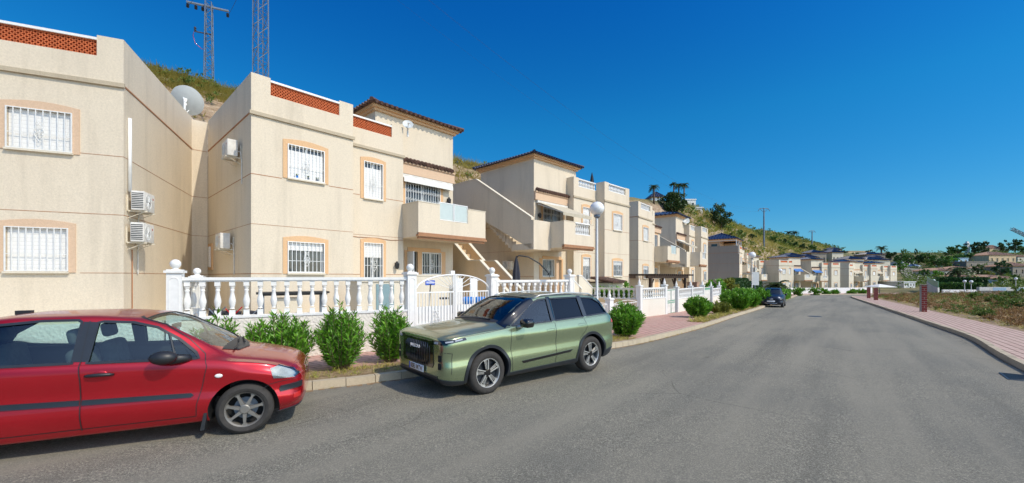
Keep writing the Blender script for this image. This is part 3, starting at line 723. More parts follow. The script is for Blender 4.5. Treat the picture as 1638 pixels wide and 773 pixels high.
HF = house('apartment_house', 'cream house with blue hip roof behind the dark wooden pergola', (16.8, 38.8), 38, -.5, True, 'baluster', 'roof_blue', 1, balcony=(6.04, 8.64, -1.2), open_sec=(6.4, 7.7), open_kind='balus', landing=(8.64, 9.9, -.35), stair='upper', awning=(5.45, 8.1, 5.93, -.2, 5.4, 'awning'))
HG = house('apartment_house', 'house with a tall bare grey side wall and blue roofed roof terrace', (37, 66), 37, -.75, False, 'lattice', 'roof_blue', 1, sidemat='stucco_grey', awning=(5.5, 8.1, 5.9, .3, 5.6, 'awning'))
HH = house('apartment_house', 'white house front right of the grey side wall, with an orange awning over its balcony', (44.6, 76.6), 37, -1.1, True, 'lattice', 'roof_blue', 0, wmat='stucco_pale', balcony=(6.04, 8.64, -1.2), awning=(5.45, 8.1, 5.93, -.7, 5.25, 'orange_awning'))
rows = [((50.3, 83.6), 54, -2.3, True, 'cream house leftmost in the far group, joined to the one above the small palm', 0),
        ((55.4, 84.2), 69, -2.35, False, 'cream house above the small palm, second from left in the far group', 1),
        ((69.1, 92.2), 70, -2.55, True, 'cream house with a long shaded sloping stair wall, centre of the row closing the road', 1),
        ((81.8, 98.5), 56, -2.7, False, 'cream house with a long shaded side wall, right of the sloping stair wall', 0),
        ((93.5, 109.5), 70, -2.5, True, 'cream house with two small terraces second from the right in the far row', 0),
        ((105, 116), 70, -2.6, True, 'rightmost cream house of the far row', 0)]
for i, (o, th, dz, mi, lb, dt) in enumerate(rows):
    house('row_house', lb, o, th, dz, mi, 'lattice', 'roof_blue', dt, group='houses across the end of the road', balcony=(6.04, 8.64, -1.2), open_sec=(6.4, 7.7), open_kind='balus',
          landing=(8.64, 9.9, -.35) if mi else None, stair='upper' if mi else None, awning=(5.45, 8.1, 5.93, .3, 5.5, 'awning_blue' if i in (1, 2) else 'awning'), wmat='stucco_pale')
# roof terrace of the grey walled house
tr = thing('roof_pavilion', 'white posted terrace with a blue roof on top of the grey side wall house', 'roof terrace', (37, 66, -.75), radians(53))
mb = MB(); mb.box(.6, 6, 3.0, 5.6, 6.405, 8.7); mb.build('wall', 'peach_pale', tr)
hip_roof(None, tr, .2, 6.2, .6, 5.8, 8.95, 1.2, 'roof_blue', 1)
for X in (.25, 2.6, 5.0):
    mb = MB(); mb.box(X, X+.14, .4, .54, 6.41, 8.74); mb.build('post', 'white', tr)
mb = MB(); mb.box(.205, .35, .54, 5.3, 8.6, 8.74); mb.build('beam', 'white', tr)
mb = MB(); mb.box(.56, .599, 3.4, 4.3, 7.1, 8.2); mb.build('window', 'houseglass', tr)
# house A
ua = 66.0; ra = radians(90-ua)
HA = thing('apartment_house', 'leftmost cream house, with two barred windows, behind the red car', 'house', (-9.6, 10.03, 0), ra)
hA = [(-2.04, -.93, 4.84, 5.78), (-2.06, -1.0, 2.03, 3.05)]
mb = MB(); mb.wall(-12, 0, -2, 6.4, 0, hA, .16)
mb.poly([(0, 0, -2), (0, 5.5, -2), (0, 5.5, 6.4), (0, 0, 6.4)]); mb.poly([(-12, 0, 6.4), (0, 0, 6.4), (0, 8, 6.4), (-12, 8, 6.4)]); mb.poly([(-12, 8, -2), (0, 8, -2), (0, 8, 6.4), (-12, 8, 6.4)])
mb.box(-.2, 0, .2, 5.5, 6.4, 7.76); mb.box(-.5, 0, 0, .2, 6.4, 7.76); mb.box(-12, -.5, 0, .2, 6.4, 7.26)
mb.build('wall', 'stucco', HA, recalc=False)
lattice(None, HA, -4.2, -.501, 7.262, 7.64, .02, 2)
c = MB(); c.box(-12, .03, -.06, -.002, 6.56, 6.66); c.build('cornice', 'concrete', HA)
l = MB(); e = .004
for z in (4.87, 3.43, 2.0):
    if z == 3.43: l.box(-12, 0, -e, -.0005, z-.012, z)
    else: l.box(-12, -2.2, -e, -.0005, z-.012, z); l.box(-.8, 0, -e, -.0005, z-.012, z)
    l.box(.0005, e, -e, 5.4, z-.012, z)
l.box(.0005, .015, 0, 5.5, 6.59, 6.63); l.build('joint_line', 'rustline', HA)
for h in hA: window(None, HA, *h, 0, 8, (0, 1), True, 2, barmat='grey_bars', smat='peach_pale', ornament=h[2] > 4)
mb = MB(); mb.tube([(.04, .22, 4.05), (.04, .22, 5.9)], .042, 8); mb.build('drainpipe', 'white', HA, smooth=True)
mb = MB(); mb.tube([(.02, .42, 2.6), (.02, .42, .6)], .012, 5); mb.build('cable_conduit', 'rustline', HA)
# ------------------------------------------------------------ cars
def hermite(tab, x, k):
    # tab sorted by x ascending; monotone cubic
    n = len(tab)
    if x <= tab[0][0]: return tab[0][k]
    if x >= tab[-1][0]: return tab[-1][k]
    i = max(j for j in range(n-1) if tab[j][0] <= x)
    def sl(j): return (tab[j+1][k]-tab[j][k])/(tab[j+1][0]-tab[j][0])
    def m(j):
        if j == 0: return sl(0)
        if j == n-1: return sl(n-2)
        a, b = sl(j-1), sl(j)
        if a*b <= 0: return 0
        return 2*a*b/(a+b)
    h = tab[i+1][0]-tab[i][0]; t = (x-tab[i][0])/h
    return ((2*t**3-3*t*t+1)*tab[i][k]+(t**3-2*t*t+t)*h*m(i)+(-2*t**3+3*t*t)*tab[i+1][k]+(t**3-t*t)*h*m(i+1))
def section(zb, wr, wm, zw, wb, zt, wt, cr, sub=3):
    zr = max(zt-cr, zw+.012); g = zr-zw
    P = [(0, zb), (wr*.55, zb), (wr*.93, zb+.008), (wr+.01, zb+.05), (wm-.02, zb+.17*(zw-zb)+.03), (wm, zb+.36*(zw-zb)), (wm-.024, zb+.57*(zw-zb)), (wm-.003, zb+.80*(zw-zb)), (wb+.022, zw-.05), (wb, zw-.005),
         (wb-.03, zw+min(.02, g*.2)), (wb+(wt-wb)*.55, zw+g*.53), (wt+.02, zr-g*.07), (wt-.03, zr+cr*.3), (wt*.78, zt-cr*.36), (wt*.42, zt-cr*.10), (0, zt)]
    out = []
    for i in range(len(P)-1):
        a, b, c, d = P[max(i-1, 0)], P[i], P[i+1], P[min(i+2, len(P)-1)]
        if i == 0: a = (-P[1][0], P[1][1])
        if i == len(P)-2: d = (-P[-2][0], P[-2][1])
        for s in range(sub):
            t = s/sub
            out.append(tuple(.5*((2*b[q])+(c[q]-a[q])*t+(2*a[q]-5*b[q]+4*c[q]-d[q])*t*t+(3*b[q]-a[q]-3*c[q]+d[q])*t**3) for q in (0, 1)))
    out.append(P[-1]); return out
def loft(tab, xs, mod=None):
    bm = bmesh.new(); rings = []
    for x in xs:
        p = [hermite(tab, x, k) for k in range(1, 9)]
        if mod: p = mod(x, p)
        s = section(*p); ring = [bm.verts.new((x, y, z)) for y, z in s]+[bm.verts.new((x, -y, z)) for y, z in s[-2:0:-1]]
        rings.append(ring)
    for A, B in zip(rings, rings[1:]):
        for j in range(len(A)): bm.faces.new((A[j], A[(j+1) % len(A)], B[(j+1) % len(A)], B[j]))
    bm.faces.new(rings[0][::-1]); bm.faces.new(rings[-1]); bmesh.ops.recalc_face_normals(bm, faces=bm.faces); return bm
def ccw(poly):
    a = sum(poly[i][0]*poly[(i+1) % len(poly)][1]-poly[(i+1) % len(poly)][0]*poly[i][1] for i in range(len(poly)))
    return poly if a > 0 else poly[::-1]
def clip_patch(src, poly, view, sign=1, off=.003, thick=0., nmin=.15, name='patch', mat='black', parent=None):
    bm = src.copy(); bm.normal_update(); ax = {'side': 1, 'top': 2, 'front': 0}[view]
    bmesh.ops.delete(bm, geom=[f for f in bm.faces if f.normal[ax]*sign < nmin], context='FACES')
    poly = ccw(poly); n = len(poly)
    for i in range(n):
        (a, b), (c, d) = poly[i], poly[(i+1) % n]; ox, oz = (d-b), -(c-a)
        if view == 'side': co, no = (a, 0, b), (ox, 0, oz)
        elif view == 'top': co, no = (a, b, 0), (ox, oz, 0)
        else: co, no = (0, a, b), (0, ox, oz)
        bmesh.ops.bisect_plane(bm, geom=bm.verts[:]+bm.edges[:]+bm.faces[:], plane_co=co, plane_no=no, clear_outer=True)
    if not bm.faces: bm.free(); return None
    bm.normal_update(); vn = [(v, v.normal.copy()) for v in bm.verts]
    for v, no in vn: v.co += no*off
    if thick: bmesh.ops.solidify(bm, geom=bm.faces[:], thickness=thick)
    me = bpy.data.meshes.new(name); bm.to_mesh(me); bm.free(); me.materials.append(M[mat]); me.polygons.foreach_set('use_smooth', [True]*len(me.polygons))
    if thick: me.set_sharp_from_angle(angle=radians(50))
    o = bpy.data.objects.new(name, me); COL.objects.link(o); o.parent = parent; return o
def ribbon(bvh, pts, w, sign, off=.002, name='seam', mat='black', parent=None, closed=False, step=.03):
    if closed: pts = pts+[pts[0]]
    Q = []
    for a, b in zip(pts, pts[1:]):
        L = math.hypot(b[0]-a[0], b[1]-a[1]); n = max(1, int(L/step))
        Q += [(a[0]+(b[0]-a[0])*k/n, a[1]+(b[1]-a[1])*k/n) for k in range(n)]
    Q.append(pts[-1]); mb = MB(); rows = []
    for i, p in enumerate(Q):
        a, b = Q[max(0, i-1)], Q[min(len(Q)-1, i+1)]
        if closed and i in (0, len(Q)-1): a, b = Q[-2], Q[1]
        dx, dz = b[0]-a[0], b[1]-a[1]; L = math.hypot(dx, dz) or 1; nx_, nz_ = -dz/L*w/2, dx/L*w/2; r = []
        for s in (-1, 1):
            h = bvh.ray_cast(Vector((p[0]+s*nx_, 3*sign, p[1]+s*nz_)), Vector((0, -sign, 0)))
            r.append(mb.V(h[0]+h[1]*off) if h[0] else None)
        rows.append(r)
    for r, q in zip(rows, rows[1:]):
        if None not in r+q: mb.F((r[0], r[1], q[1], q[0]))
    return mb.build(name, mat, parent, recalc=False)
def wheel(parent, x, y, R, rr, style, width=.2):
    sg = 1 if y > 0 else -1; yo = y
    root = bpy.data.objects.new('wheel', None); COL.objects.link(root); root.parent = parent; root.location = (x, y, R); root.empty_display_size = .1
    wheel_m = MB(); h = width*sg
    t = [(rr*.98, -.008*sg), (rr+.012, .006*sg), ((R+rr)/2, .012*sg), (R-.03, .0), (R-.008, -.02*sg), (R, -.045*sg)]
    prof = t+[(R, -.6*h), (R, -h+.045*sg), (R-.03, -h), (rr, -h)]
    # tread grooves
    wheel_m.lathe(prof, n=48, axis='y'); wheel_m.f = wheel_m.f[:-2]; wheel_m.m = wheel_m.m[:-2]; wheel_m.build('tyre', 'rubber', root, smooth=True, sharp=40)
    am = 'alloy_dull' if style == 'seven' else 'alloy'
    rm = MB(); rm.lathe([(rr, -h*.9), (rr-.012, -h*.5), (rr-.014, -.02*sg), (rr, -.001*sg), (rr+.002, -.012*sg)], n=40, axis='y')
    # open barrel: remove caps
    rm.f = rm.f[:-2]; rm.m = rm.m[:-2]
    Y0, Y1 = -.055*sg, -.018*sg
    if style == 'seven':
        for k in range(7):
            a = 2*pi*k/7+.2; ca, sa = cos(a), sin(a)
            P = [(.04, -.022), (rr-.012, -.010), (rr-.012, .010), (.04, .022)]
            Q = [(p*ca-q*sa, p*sa+q*ca) for p, q in P]
            rm.prism(Q, Y0, Y1, 'y')
            for s in (-1, 1):
                P = [(rr*.72, s*.008), (rr-.012, s*.010), (rr-.012, s*.032), (rr*.80, s*.012)]
                rm.prism([(p*ca-q*sa, p*sa+q*ca) for p, q in P], Y0, Y1-.004*sg, 'y')
        rm.lathe([(.055, Y0), (.055, Y1+.004*sg), (.045, Y1+.010*sg), (.001, Y1+.012*sg)], n=20, axis='y')
        rm.build('rim', am, root, smooth=True, sharp=25)
        dd = MB(); dd.lathe([(rr*.62, -.11*sg), (rr*.62, -.10*sg), (.05, -.10*sg)], n=28, axis='y'); dd.build('brake_disc', 'steel', root)
    elif style == 'five':
        for k in range(5):
            a = 2*pi*k/5+.16; ca, sa = cos(a), sin(a)
            rot = lambda P: [(p*ca-q*sa, p*sa+q*ca) for p, q in P]
            rm.prism(rot([(.05, .012), (rr-.01, .038), (rr-.01, .054), (.05, .030)]), Y0, Y1, 'y', 0)
            rm.prism(rot([(rr-.05, -.045), (rr-.01, -.05), (rr-.01, .038), (rr-.03, .036)]), Y0, Y1-.003*sg, 'y', 0)
            rm.prism(rot([(.05, -.032), (rr-.012, -.05), (rr-.012, .037), (.05, .011)]), Y0, Y1-.014*sg, 'y', 1)
            for q in (-.03, -.012, .006): rm.prism(rot([(.07, q*.75-.003), (rr-.05, q-.004), (rr-.05, q+.004), (.07, q*.75+.003)]), Y0, Y1-.009*sg, 'y', 0)
        rm.lathe([(rr-.004, Y1-.01*sg), (rr-.004, Y1+.008*sg), (rr-.014, Y1+.008*sg), (rr-.016, Y1-.01*sg)], n=44, axis='y'); rm.f = rm.f[:-2]; rm.m = rm.m[:-2]
        rm.lathe([(.062, Y0), (.062, Y1-.004*sg), (.03, Y1+.002*sg), (.001, Y1+.003*sg)], n=20, axis='y', mat=1)
        rm.build('rim', [am, 'gloss_black'], root, smooth=True, sharp=25)
        dd = MB(); dd.lathe([(rr*.9, -.10*sg), (rr*.9, -.085*sg), (.05, -.085*sg)], n=28, axis='y'); dd.build('wheel_inset', 'blacktrim', root)
    else:
        rm.lathe([(rr-.02, Y0), (rr*.6, Y0+.01*sg), (.05, Y1), (.001, Y1)], n=24, axis='y'); rm.build('rim', am, root, smooth=True)
    dk = MB(); dk.lathe([(rr-.004, -h*.85), (rr-.004, -h*.83), (.001, -h*.83)], n=24, axis='y'); dk.build('wheel_back', 'dark', root)
    return root
def rbox(name, x0, x1, y0, y1, z0, z1, r, mat, parent, seg=3):
    bm = bmesh.new(); bmesh.ops.create_cube(bm, size=1)
    for v in bm.verts: v.co = Vector(((x0+x1)/2+v.co.x*(x1-x0), (y0+y1)/2+v.co.y*(y1-y0), (z0+z1)/2+v.co.z*(z1-z0)))
    bmesh.ops.bevel(bm, geom=bm.edges[:], offset=r, segments=seg, affect='EDGES', profile=.5)
    me = bpy.data.meshes.new(name); bm.to_mesh(me); bm.free(); me.materials.append(M[mat]); me.polygons.foreach_set('use_smooth', [True]*len(me.polygons)); me.set_sharp_from_angle(angle=radians(45))
    o = bpy.data.objects.new(name, me); COL.objects.link(o); o.parent = parent; return o
def text_part(name, body, size, mat, parent, loc, rot, depth=.002, sx=1.0, font_bold=0.):
    cu = bpy.data.curves.new(name, 'FONT'); cu.body = body; cu.size = size; cu.extrude = depth; cu.align_x = 'CENTER'; cu.align_y = 'CENTER'; cu.offset = font_bold
    to = bpy.data.objects.new(name, cu); COL.objects.link(to); dg = bpy.context.evaluated_depsgraph_get(); dg.update()
    me = bpy.data.meshes.new_from_object(to.evaluated_get(dg)); bpy.data.objects.remove(to)
    me.materials.clear(); me.materials.append(M[mat]); me.name = name
    o = bpy.data.objects.new(name, me); COL.objects.link(o); o.parent = parent; o.location = loc; o.rotation_euler = rot; o.scale = (sx, 1, 1); return o
def build_car(name, label, paint, tab, loc, rz, spec):
    root = thing(name, label, 'car', loc, rz)
    tab = sorted(tab); x0, x1 = tab[0][0], tab[-1][0]
    xs = [x0]; 
    while xs[-1] < x1-.001:
        d = min(xs[-1]-x0, x1-xs[-1]); xs.append(min(x1, xs[-1]+(.015 if d < .08 else .03 if d < .2 else .055)))
    outer = loft(tab, xs); bvh = BVHTree.FromBMesh(outer)
    # body shell
    R, arch = spec['R'], spec['arch']; wx = spec['wx']
    me = bpy.data.meshes.new('body'); outer.to_mesh(me); body = bpy.data.objects.new('body', me); COL.objects.link(body)
    cutters = []
    def cutter(mb):
        o = mb.build('cutter', 'dark'); cutters.append(o)
        md = body.modifiers.new('b', 'BOOLEAN'); md.operation = 'DIFFERENCE'; md.solver = 'EXACT'; md.object = o
    ca, cb = spec['cavity']
    ix = [ca+(cb-ca)*k/24 for k in range(25)]
    inn = loft(tab, ix, lambda x, p: [spec['floor'], p[1]-.10, p[2]-.085, p[3]+0.0, p[4]-.055, p[5]-.045, p[6]-.035, p[7]])
    m2 = bpy.data.meshes.new('cav'); inn.to_mesh(m2); inn.free(); co = bpy.data.objects.new('cutter', m2); COL.objects.link(co); cutters.append(co)
    md = body.modifiers.new('b', 'BOOLEAN'); md.operation = 'DIFFERENCE'; md.solver = 'EXACT'; md.object = co
    for poly in spec['side']:
        mb = MB(); mb.prism(poly, -1.3, 1.3, 'y'); cutter(mb)
    for poly, za, zb_ in spec['top']:
        mb = MB(); mb.prism(poly, za, zb_, 'z'); cutter(mb)
    for wxx in wx:
        for s in (-1, 1):
            mb = MB(); mb.lathe([(arch, s*spec['well']), (arch, s*1.2)], (wxx, 0, R), 40, 'y'); cutter(mb)
    dg = bpy.context.evaluated_depsgraph_get(); dg.update()
    nm = bpy.data.meshes.new_from_object(body.evaluated_get(dg)); body.modifiers.clear(); body.data = nm; body.parent = root; nm.name = 'body'
    for c in cutters: bpy.data.objects.remove(c)
    nm.materials.clear(); nm.materials.append(M[paint]); nm.materials.append(M['black'])
    for p in nm.polygons:
        c = p.center; h = bvh.find_nearest(c)
        p.material_index = 1 if (h[3] is not None and h[3] > .004) else 0
        p.use_smooth = True
    nm.set_sharp_from_angle(angle=radians(38))
    wn = body.modifiers.new('wn', 'WEIGHTED_NORMAL'); wn.keep_sharp = True
    # glass and gaskets
    for k, poly in enumerate(spec['side']):
        cx = sum(p[0] for p in poly)/len(poly); cz = sum(p[1] for p in poly)/len(poly)
        big = [(cx+(p[0]-cx)*1.02, cz+(p[1]-cz)*1.03) for p in poly]
        for s in (-1, 1):
            clip_patch(outer, big, 'side', s, -.012, 0, .15, 'window_glass', spec['glass'][k], root)
            ribbon(bvh, poly, .026, s, .003, 'window_seal', 'blacktrim', root, True)
    for j, (poly, za, zb_) in enumerate(spec['top']):
        big = [(p[0]*1.0, p[1]*1.02) for p in poly]
        src = outer.copy(); bmesh.ops.bisect_plane(src, geom=src.verts[:]+src.edges[:]+src.faces[:], plane_co=(0, 0, za), plane_no=(0, 0, -1), clear_outer=True)
        clip_patch(src, big, 'top', 1, -.010, 0, .1, 'windscreen' if j == 0 else 'rear_window', spec['glass_top'][j], root); src.free()
    for wxx in wx:
        for s in (-1, 1): wheel(root, wxx, s*spec['track'], R, spec['rr'], spec['rim'], spec.get('tw', .2))
    # seats, dash, steering wheel
    if spec.get('seats'):
        for (sx, sy) in spec['seats']:
            st = rbox('seat', sx-.25, sx+.28, sy-.24, sy+.24, spec['floor']+.05, spec['floor']+.30, .08, 'seat', root)
            b = rbox('seat_back', -.075, .075, -.22, .22, 0, .56, .07, 'seat', st); b.location = (sx-.24, sy, spec['floor']+.12); b.rotation_euler = (0, radians(-12), 0)
            h = rbox('headrest', -.05, .05, -.12, .12, .60, .78, .045, 'seat', st); h.location = b.location; h.rotation_euler = b.rotation_euler
        dx = spec['dash']; rbox('dashboard', dx-.32, dx+.1, -.66, .66, spec['floor']+.25, spec['dashz'], .07, 'dark', root)
        sw_ = MB(); sw_.tube([(0, .18*cos(a*pi/9), .18*sin(a*pi/9)) for a in range(19)], .015, 6); sw_.tube([(0, -.16, 0), (0, .16, 0)], .014, 5); sw_.tube([(0, 0, 0), (.3, 0, -.05)], .02, 6)
        so = sw_.build('steering_wheel', 'dark', root, True); so.location = (dx-.42, spec['drv'], spec['dashz']-.02); so.rotation_euler = (0, radians(-25), 0)
    return root, outer, bvh
# ---- red car
C3 = [(1.86, .32, .36, .46, .55, .42, .62, .34, .02), (1.83, .26, .52, .60, .61, .56, .69, .46, .03), (1.75, .21, .62, .71, .69, .66, .775, .53, .04), (1.62, .19, .68, .775, .76, .72, .84, .58, .05), (1.45, .185, .72, .815, .82, .76, .885, .61, .055),
      (1.23, .185, .745, .832, .865, .785, .93, .63, .055), (1.10, .185, .75, .833, .885, .80, .955, .645, .055), (1.0, .185, .75, .833, .90, .80, 1.01, .65, .055), (.8, .185, .755, .833, .92, .80, 1.135, .635, .05), (.6, .185, .755, .833, .935, .80, 1.255, .615, .05), (.36, .185, .755, .833, .945, .80, 1.385, .595, .05), (.14, .185, .755, .833, .952, .80, 1.445, .575, .05),
      (-.35, .185, .755, .833, .965, .80, 1.485, .56, .05), (-.8, .185, .755, .833, .975, .80, 1.485, .56, .05), (-1.15, .19, .75, .83, .98, .79, 1.445, .555, .05), (-1.4, .20, .745, .825, .98, .78, 1.36, .55, .05), (-1.6, .22, .73, .81, .97, .76, 1.22, .56, .05), (-1.76, .26, .68, .78, .93, .72, 1.03, .57, .04), (-1.84, .34, .6, .70, .84, .64, .90, .52, .03), (-1.87, .42, .5, .6, .76, .54, .80, .44, .02)]
hd = Vector((.914, .407)); rz = atan2(hd.y, hd.x)
fw = Vector((-3.19, 4.84)); ctr = fw-hd*1.23+Vector((-hd.y, hd.x))*.80
slope_r = .018
RED, bmR, bvR = build_car('parked_car', 'red five door hatchback parked at the left edge of the photo', 'red', C3, (ctr.x, ctr.y, .015), rz,
    dict(R=.30, arch=.362, wx=(1.23, -1.23), well=.50, track=.80, rr=.205, rim='seven', tw=.18, cavity=(-1.62, 1.03), floor=.42,
         side=[[(.78, .945), (.74, 1.01), (.57, 1.165), (.36, 1.305), (.14, 1.37), (-.12, 1.39), (-.165, 1.38), (-.185, .972)], [(-.30, .978), (-.30, 1.39), (-.33, 1.412), (-.62, 1.415), (-.95, 1.385), (-1.2, 1.32), (-1.42, 1.18), (-1.53, 1.03), (-1.46, 1.0)]],
         top=[([(.22, -.51), (.22, .51), (.86, .60), (1.0, .42), (1.05, 0), (1.0, -.42), (.86, -.60)], .95, 2.0), ([(-1.40, -.46), (-1.40, .46), (-1.70, .50), (-1.70, -.50)], 1.02, 2.0)],
         glass=['carglass', 'carglass'], glass_top=['carglass', 'carglass'], seats=[(-.05, .36), (-.05, -.36), (-1.0, .36), (-1.0, -.36)], dash=.84, dashz=.93, drv=.36))
def both(f):
    for s in (-1, 1): f(s)
s = -1
for s in (-1, 1):
    clip_patch(bmR, [(-.29, .99), (-.285, 1.395), (-.16, 1.385), (-.195, .985)], 'side', s, .004, 0, .15, 'door_pillar', 'blacktrim', RED)
    ribbon(bvR, [(-.235, 1.40), (-.235, .97), (-.215, .80), (-.215, .27)], .009, s, .006, 'door_gap', 'black', RED)
    ribbon(bvR, [(.16, 1.425), (.42, 1.33), (.66, 1.16), (.83, .985), (.865, .85), (.82, .62), (.77, .42), (.76, .29)], .008, s, .002, 'door_gap', 'black', RED)
    ribbon(bvR, [(-1.50, .97), (-1.47, .8), (-1.30, .70)], .008, s, .002, 'door_gap', 'black', RED)
    ribbon(bvR, [(.76, .285), (-.85, .285)], .008, s, .002, 'sill_gap', 'black', RED)
    ribbon(bvR, [(1.76, .605), (1.60, .595), (1.49, .575), (1.42, .53)], .007, s, .002, 'bumper_gap', 'black', RED)
    clip_patch(bmR, [(.72, .515), (.745, .538), (.72, .562), (-.205, .594), (-.205, .540)], 'side', s, .012, .012, .1, 'side_moulding', 'blacktrim', RED)
    clip_patch(bmR, [(-.225, .595), (-.225, .541), (-.90, .566), (-.90, .622)], 'side', s, .012, .012, .1, 'side_moulding', 'blacktrim', RED)
    clip_patch(bmR, [(1.60, .465), (1.815, .487), (1.815, .556), (1.60, .54), (1.585, .50)], 'side', s, .018, .018, .12, 'bumper_moulding', 'blacktrim', RED)
    clip_patch(bmR, [(1.56, .185), (1.87, .185), (1.87, .255), (1.56, .215)], 'side', s, .012, .012, -.1, 'lower_lip', 'blacktrim', RED)
    hl = clip_patch(bmR, [(1.53, .645), (1.75, .62), (1.80, .65), (1.73, .72), (1.58, .785), (1.49, .765)], 'side', s, .004, .004, .02, 'headlight', 'lampglass', RED)
    clip_patch(bmR, [(1.53, .645), (1.75, .62), (1.80, .65), (1.73, .72), (1.58, .785), (1.49, .765)], 'side', s, .012, .002, .02, 'headlight_lens', 'lens', hl)
    m = MB(); h = bvR.ray_cast(Vector((.98, s*3, .735)), Vector((0, -s, 0))); c = h[0]; m.lathe([(.034, 0), (.030, s*.008), (.018, s*.012), (.001, s*.013)], (0, 0, 0), 16, 'y')
    o = m.build('side_repeater', 'white', RED, True); o.location = (c.x, c.y-s*.002, c.z); o.scale = (1.2, 1, .75)
    # door handles
    for hx, hz in ((-.06, .845), (-.98, .86)):
        h = bvR.ray_cast(Vector((hx, s*3, hz)), Vector((0, -s, 0)))[0]
        m = MB(); m.sphere((0, 0, 0), .06, 14, 8); o = m.build('handle_recess', 'red', RED, True); o.location = (h.x, h.y-s*.002, h.z+.004); o.scale = (1.1, .12, .72)
        m = MB(); m.tube([(-.115, 0, 0), (-.09, s*.022, .004), (0, s*.030, .008), (.09, s*.022, .004), (.115, 0, 0)], [.012, .017, .019, .017, .012], 8); o = m.build('door_handle', 'black', RED, True); o.location = (h.x, h.y+s*.004, h.z)
    # mirror
    m = MB(); m.sphere((0, 0, 0), .1, 18, 12); o = m.build('door_mirror', 'black', RED, True); o.location = (.50, s*.93, 1.0); o.scale = (1.25, .85, .75)
    m = MB(); m.tube([(.55, s*.88, .97), (.66, s*.80, .96), (.70, s*.77, .955)], [.06, .045, .04], 8); m.build('mirror_arm', 'black', o.parent, True)
    # mud flap
    m = MB(); m.hexa([(.80, s*.66, .10), (.84, s*.66, .10), (.84, s*.82, .12), (.80, s*.82, .12), (.84, s*.66, .36), (.87, s*.66, .36), (.87, s*.80, .36), (.84, s*.80, .36)]); m.build('mud_flap', 'black', RED)
    # quarter light divider
    h0 = bvR.ray_cast(Vector((.56, s*3, .96)), Vector((0, -s, 0)))[0]; h1 = bvR.ray_cast(Vector((.47, s*3, 1.23)), Vector((0, -s, 0)))[0]
    m = MB(); m.tube([h0, h1], .014, 6); m.build('window_divider', 'blacktrim', RED)
    # fog light
    ff = clip_patch(bmR, [(1.74, .36), (1.81, .36), (1.81, .42), (1.74, .42)], 'side', s, .004, .004, -.1, 'fog_light', 'redlamp', RED)
# inner A pillar and roof lining cues, cowl, wipers, roof seams
clip_patch(bmR, [(1.08, 0), (1.02, .40), (.84, .62), (.74, .64), (.72, .60), (.88, .42), (.955, 0), (.88, -.42), (.72, -.60), (.74, -.64), (.84, -.62), (1.02, -.40)][:6][::-1] if False else [(.96, -.58), (1.10, -.34), (1.16, 0), (1.10, .34), (.96, .58)], 'top', 1, .006, 0, .2, 'cowl_panel', 'black', RED)
m = MB(); m.tube([(1.07, -.45, .985), (1.05, -.05, 1.005), (1.0, .22, 1.03)], .010, 5); m.tube([(1.08, .15, .985), (1.0, .50, 1.01)], .010, 5); m.build('wiper', 'black', RED)
m = MB(); m.box(-.02, .02, -.11, .11, 1.25, 1.31); o = m.build('rear_view_mirror', 'dark', RED); o.location = (.36, 0, -.02)
m = MB(); m.box(.48, .485, -.42, -.34, 1.22, 1.28); o = m.build('windscreen_sticker', 'skyblue', RED); 
for j in range(3):
    clip_patch(bmR, [(-.26, .60+j*.035), (.26, .60+j*.035), (.26, .615+j*.035), (-.26, .615+j*.035)], 'front', 1, .006, .006, .05, 'grille_bar', 'chrome', RED)
m = MB(); m.box(-1.10, -.97, -.03, .03, 1.455, 1.50); m.build('roof_aerial', 'black', RED)
# ---- sage green SUV
SV = [(2.18, .38, .62, .70, .86, .68, .955, .60, .02), (2.165, .32, .72, .79, .915, .76, .99, .64, .02), (2.11, .26, .79, .865, .965, .83, 1.02, .67, .03), (2.0, .23, .83, .905, 1.0, .87, 1.05, .70, .035), (1.7, .22, .85, .925, 1.03, .885, 1.085, .72, .04), (1.34, .22, .86, .932, 1.055, .89, 1.115, .73, .04), (1.06, .22, .86, .932, 1.07, .89, 1.14, .73, .04),
      (.95, .22, .86, .932, 1.075, .885, 1.175, .72, .04), (.55, .22, .86, .932, 1.085, .88, 1.42, .69, .04), (.15, .22, .86, .932, 1.09, .877, 1.58, .665, .045), (-.3, .22, .86, .932, 1.10, .875, 1.625, .66, .045), (-.9, .22, .86, .932, 1.115, .87, 1.632, .655, .045), (-1.4, .22, .86, .93, 1.13, .865, 1.605, .65, .045), (-1.80, .23, .85, .925, 1.145, .86, 1.545, .64, .045),
      (-1.93, .25, .84, .915, 1.15, .85, 1.44, .66, .04), (-2.06, .28, .81, .89, 1.13, .82, 1.22, .68, .03), (-2.12, .33, .77, .86, 1.08, .79, 1.12, .66, .02), (-2.17, .42, .70, .80, 1.0, .72, 1.04, .6, .02)]
hd = -Vector((.772, .635)); rz = atan2(hd.y, hd.x)
fw = Vector((-.41, 6.58)); ctr = fw-hd*1.336-Vector((-hd.y, hd.x))*.885
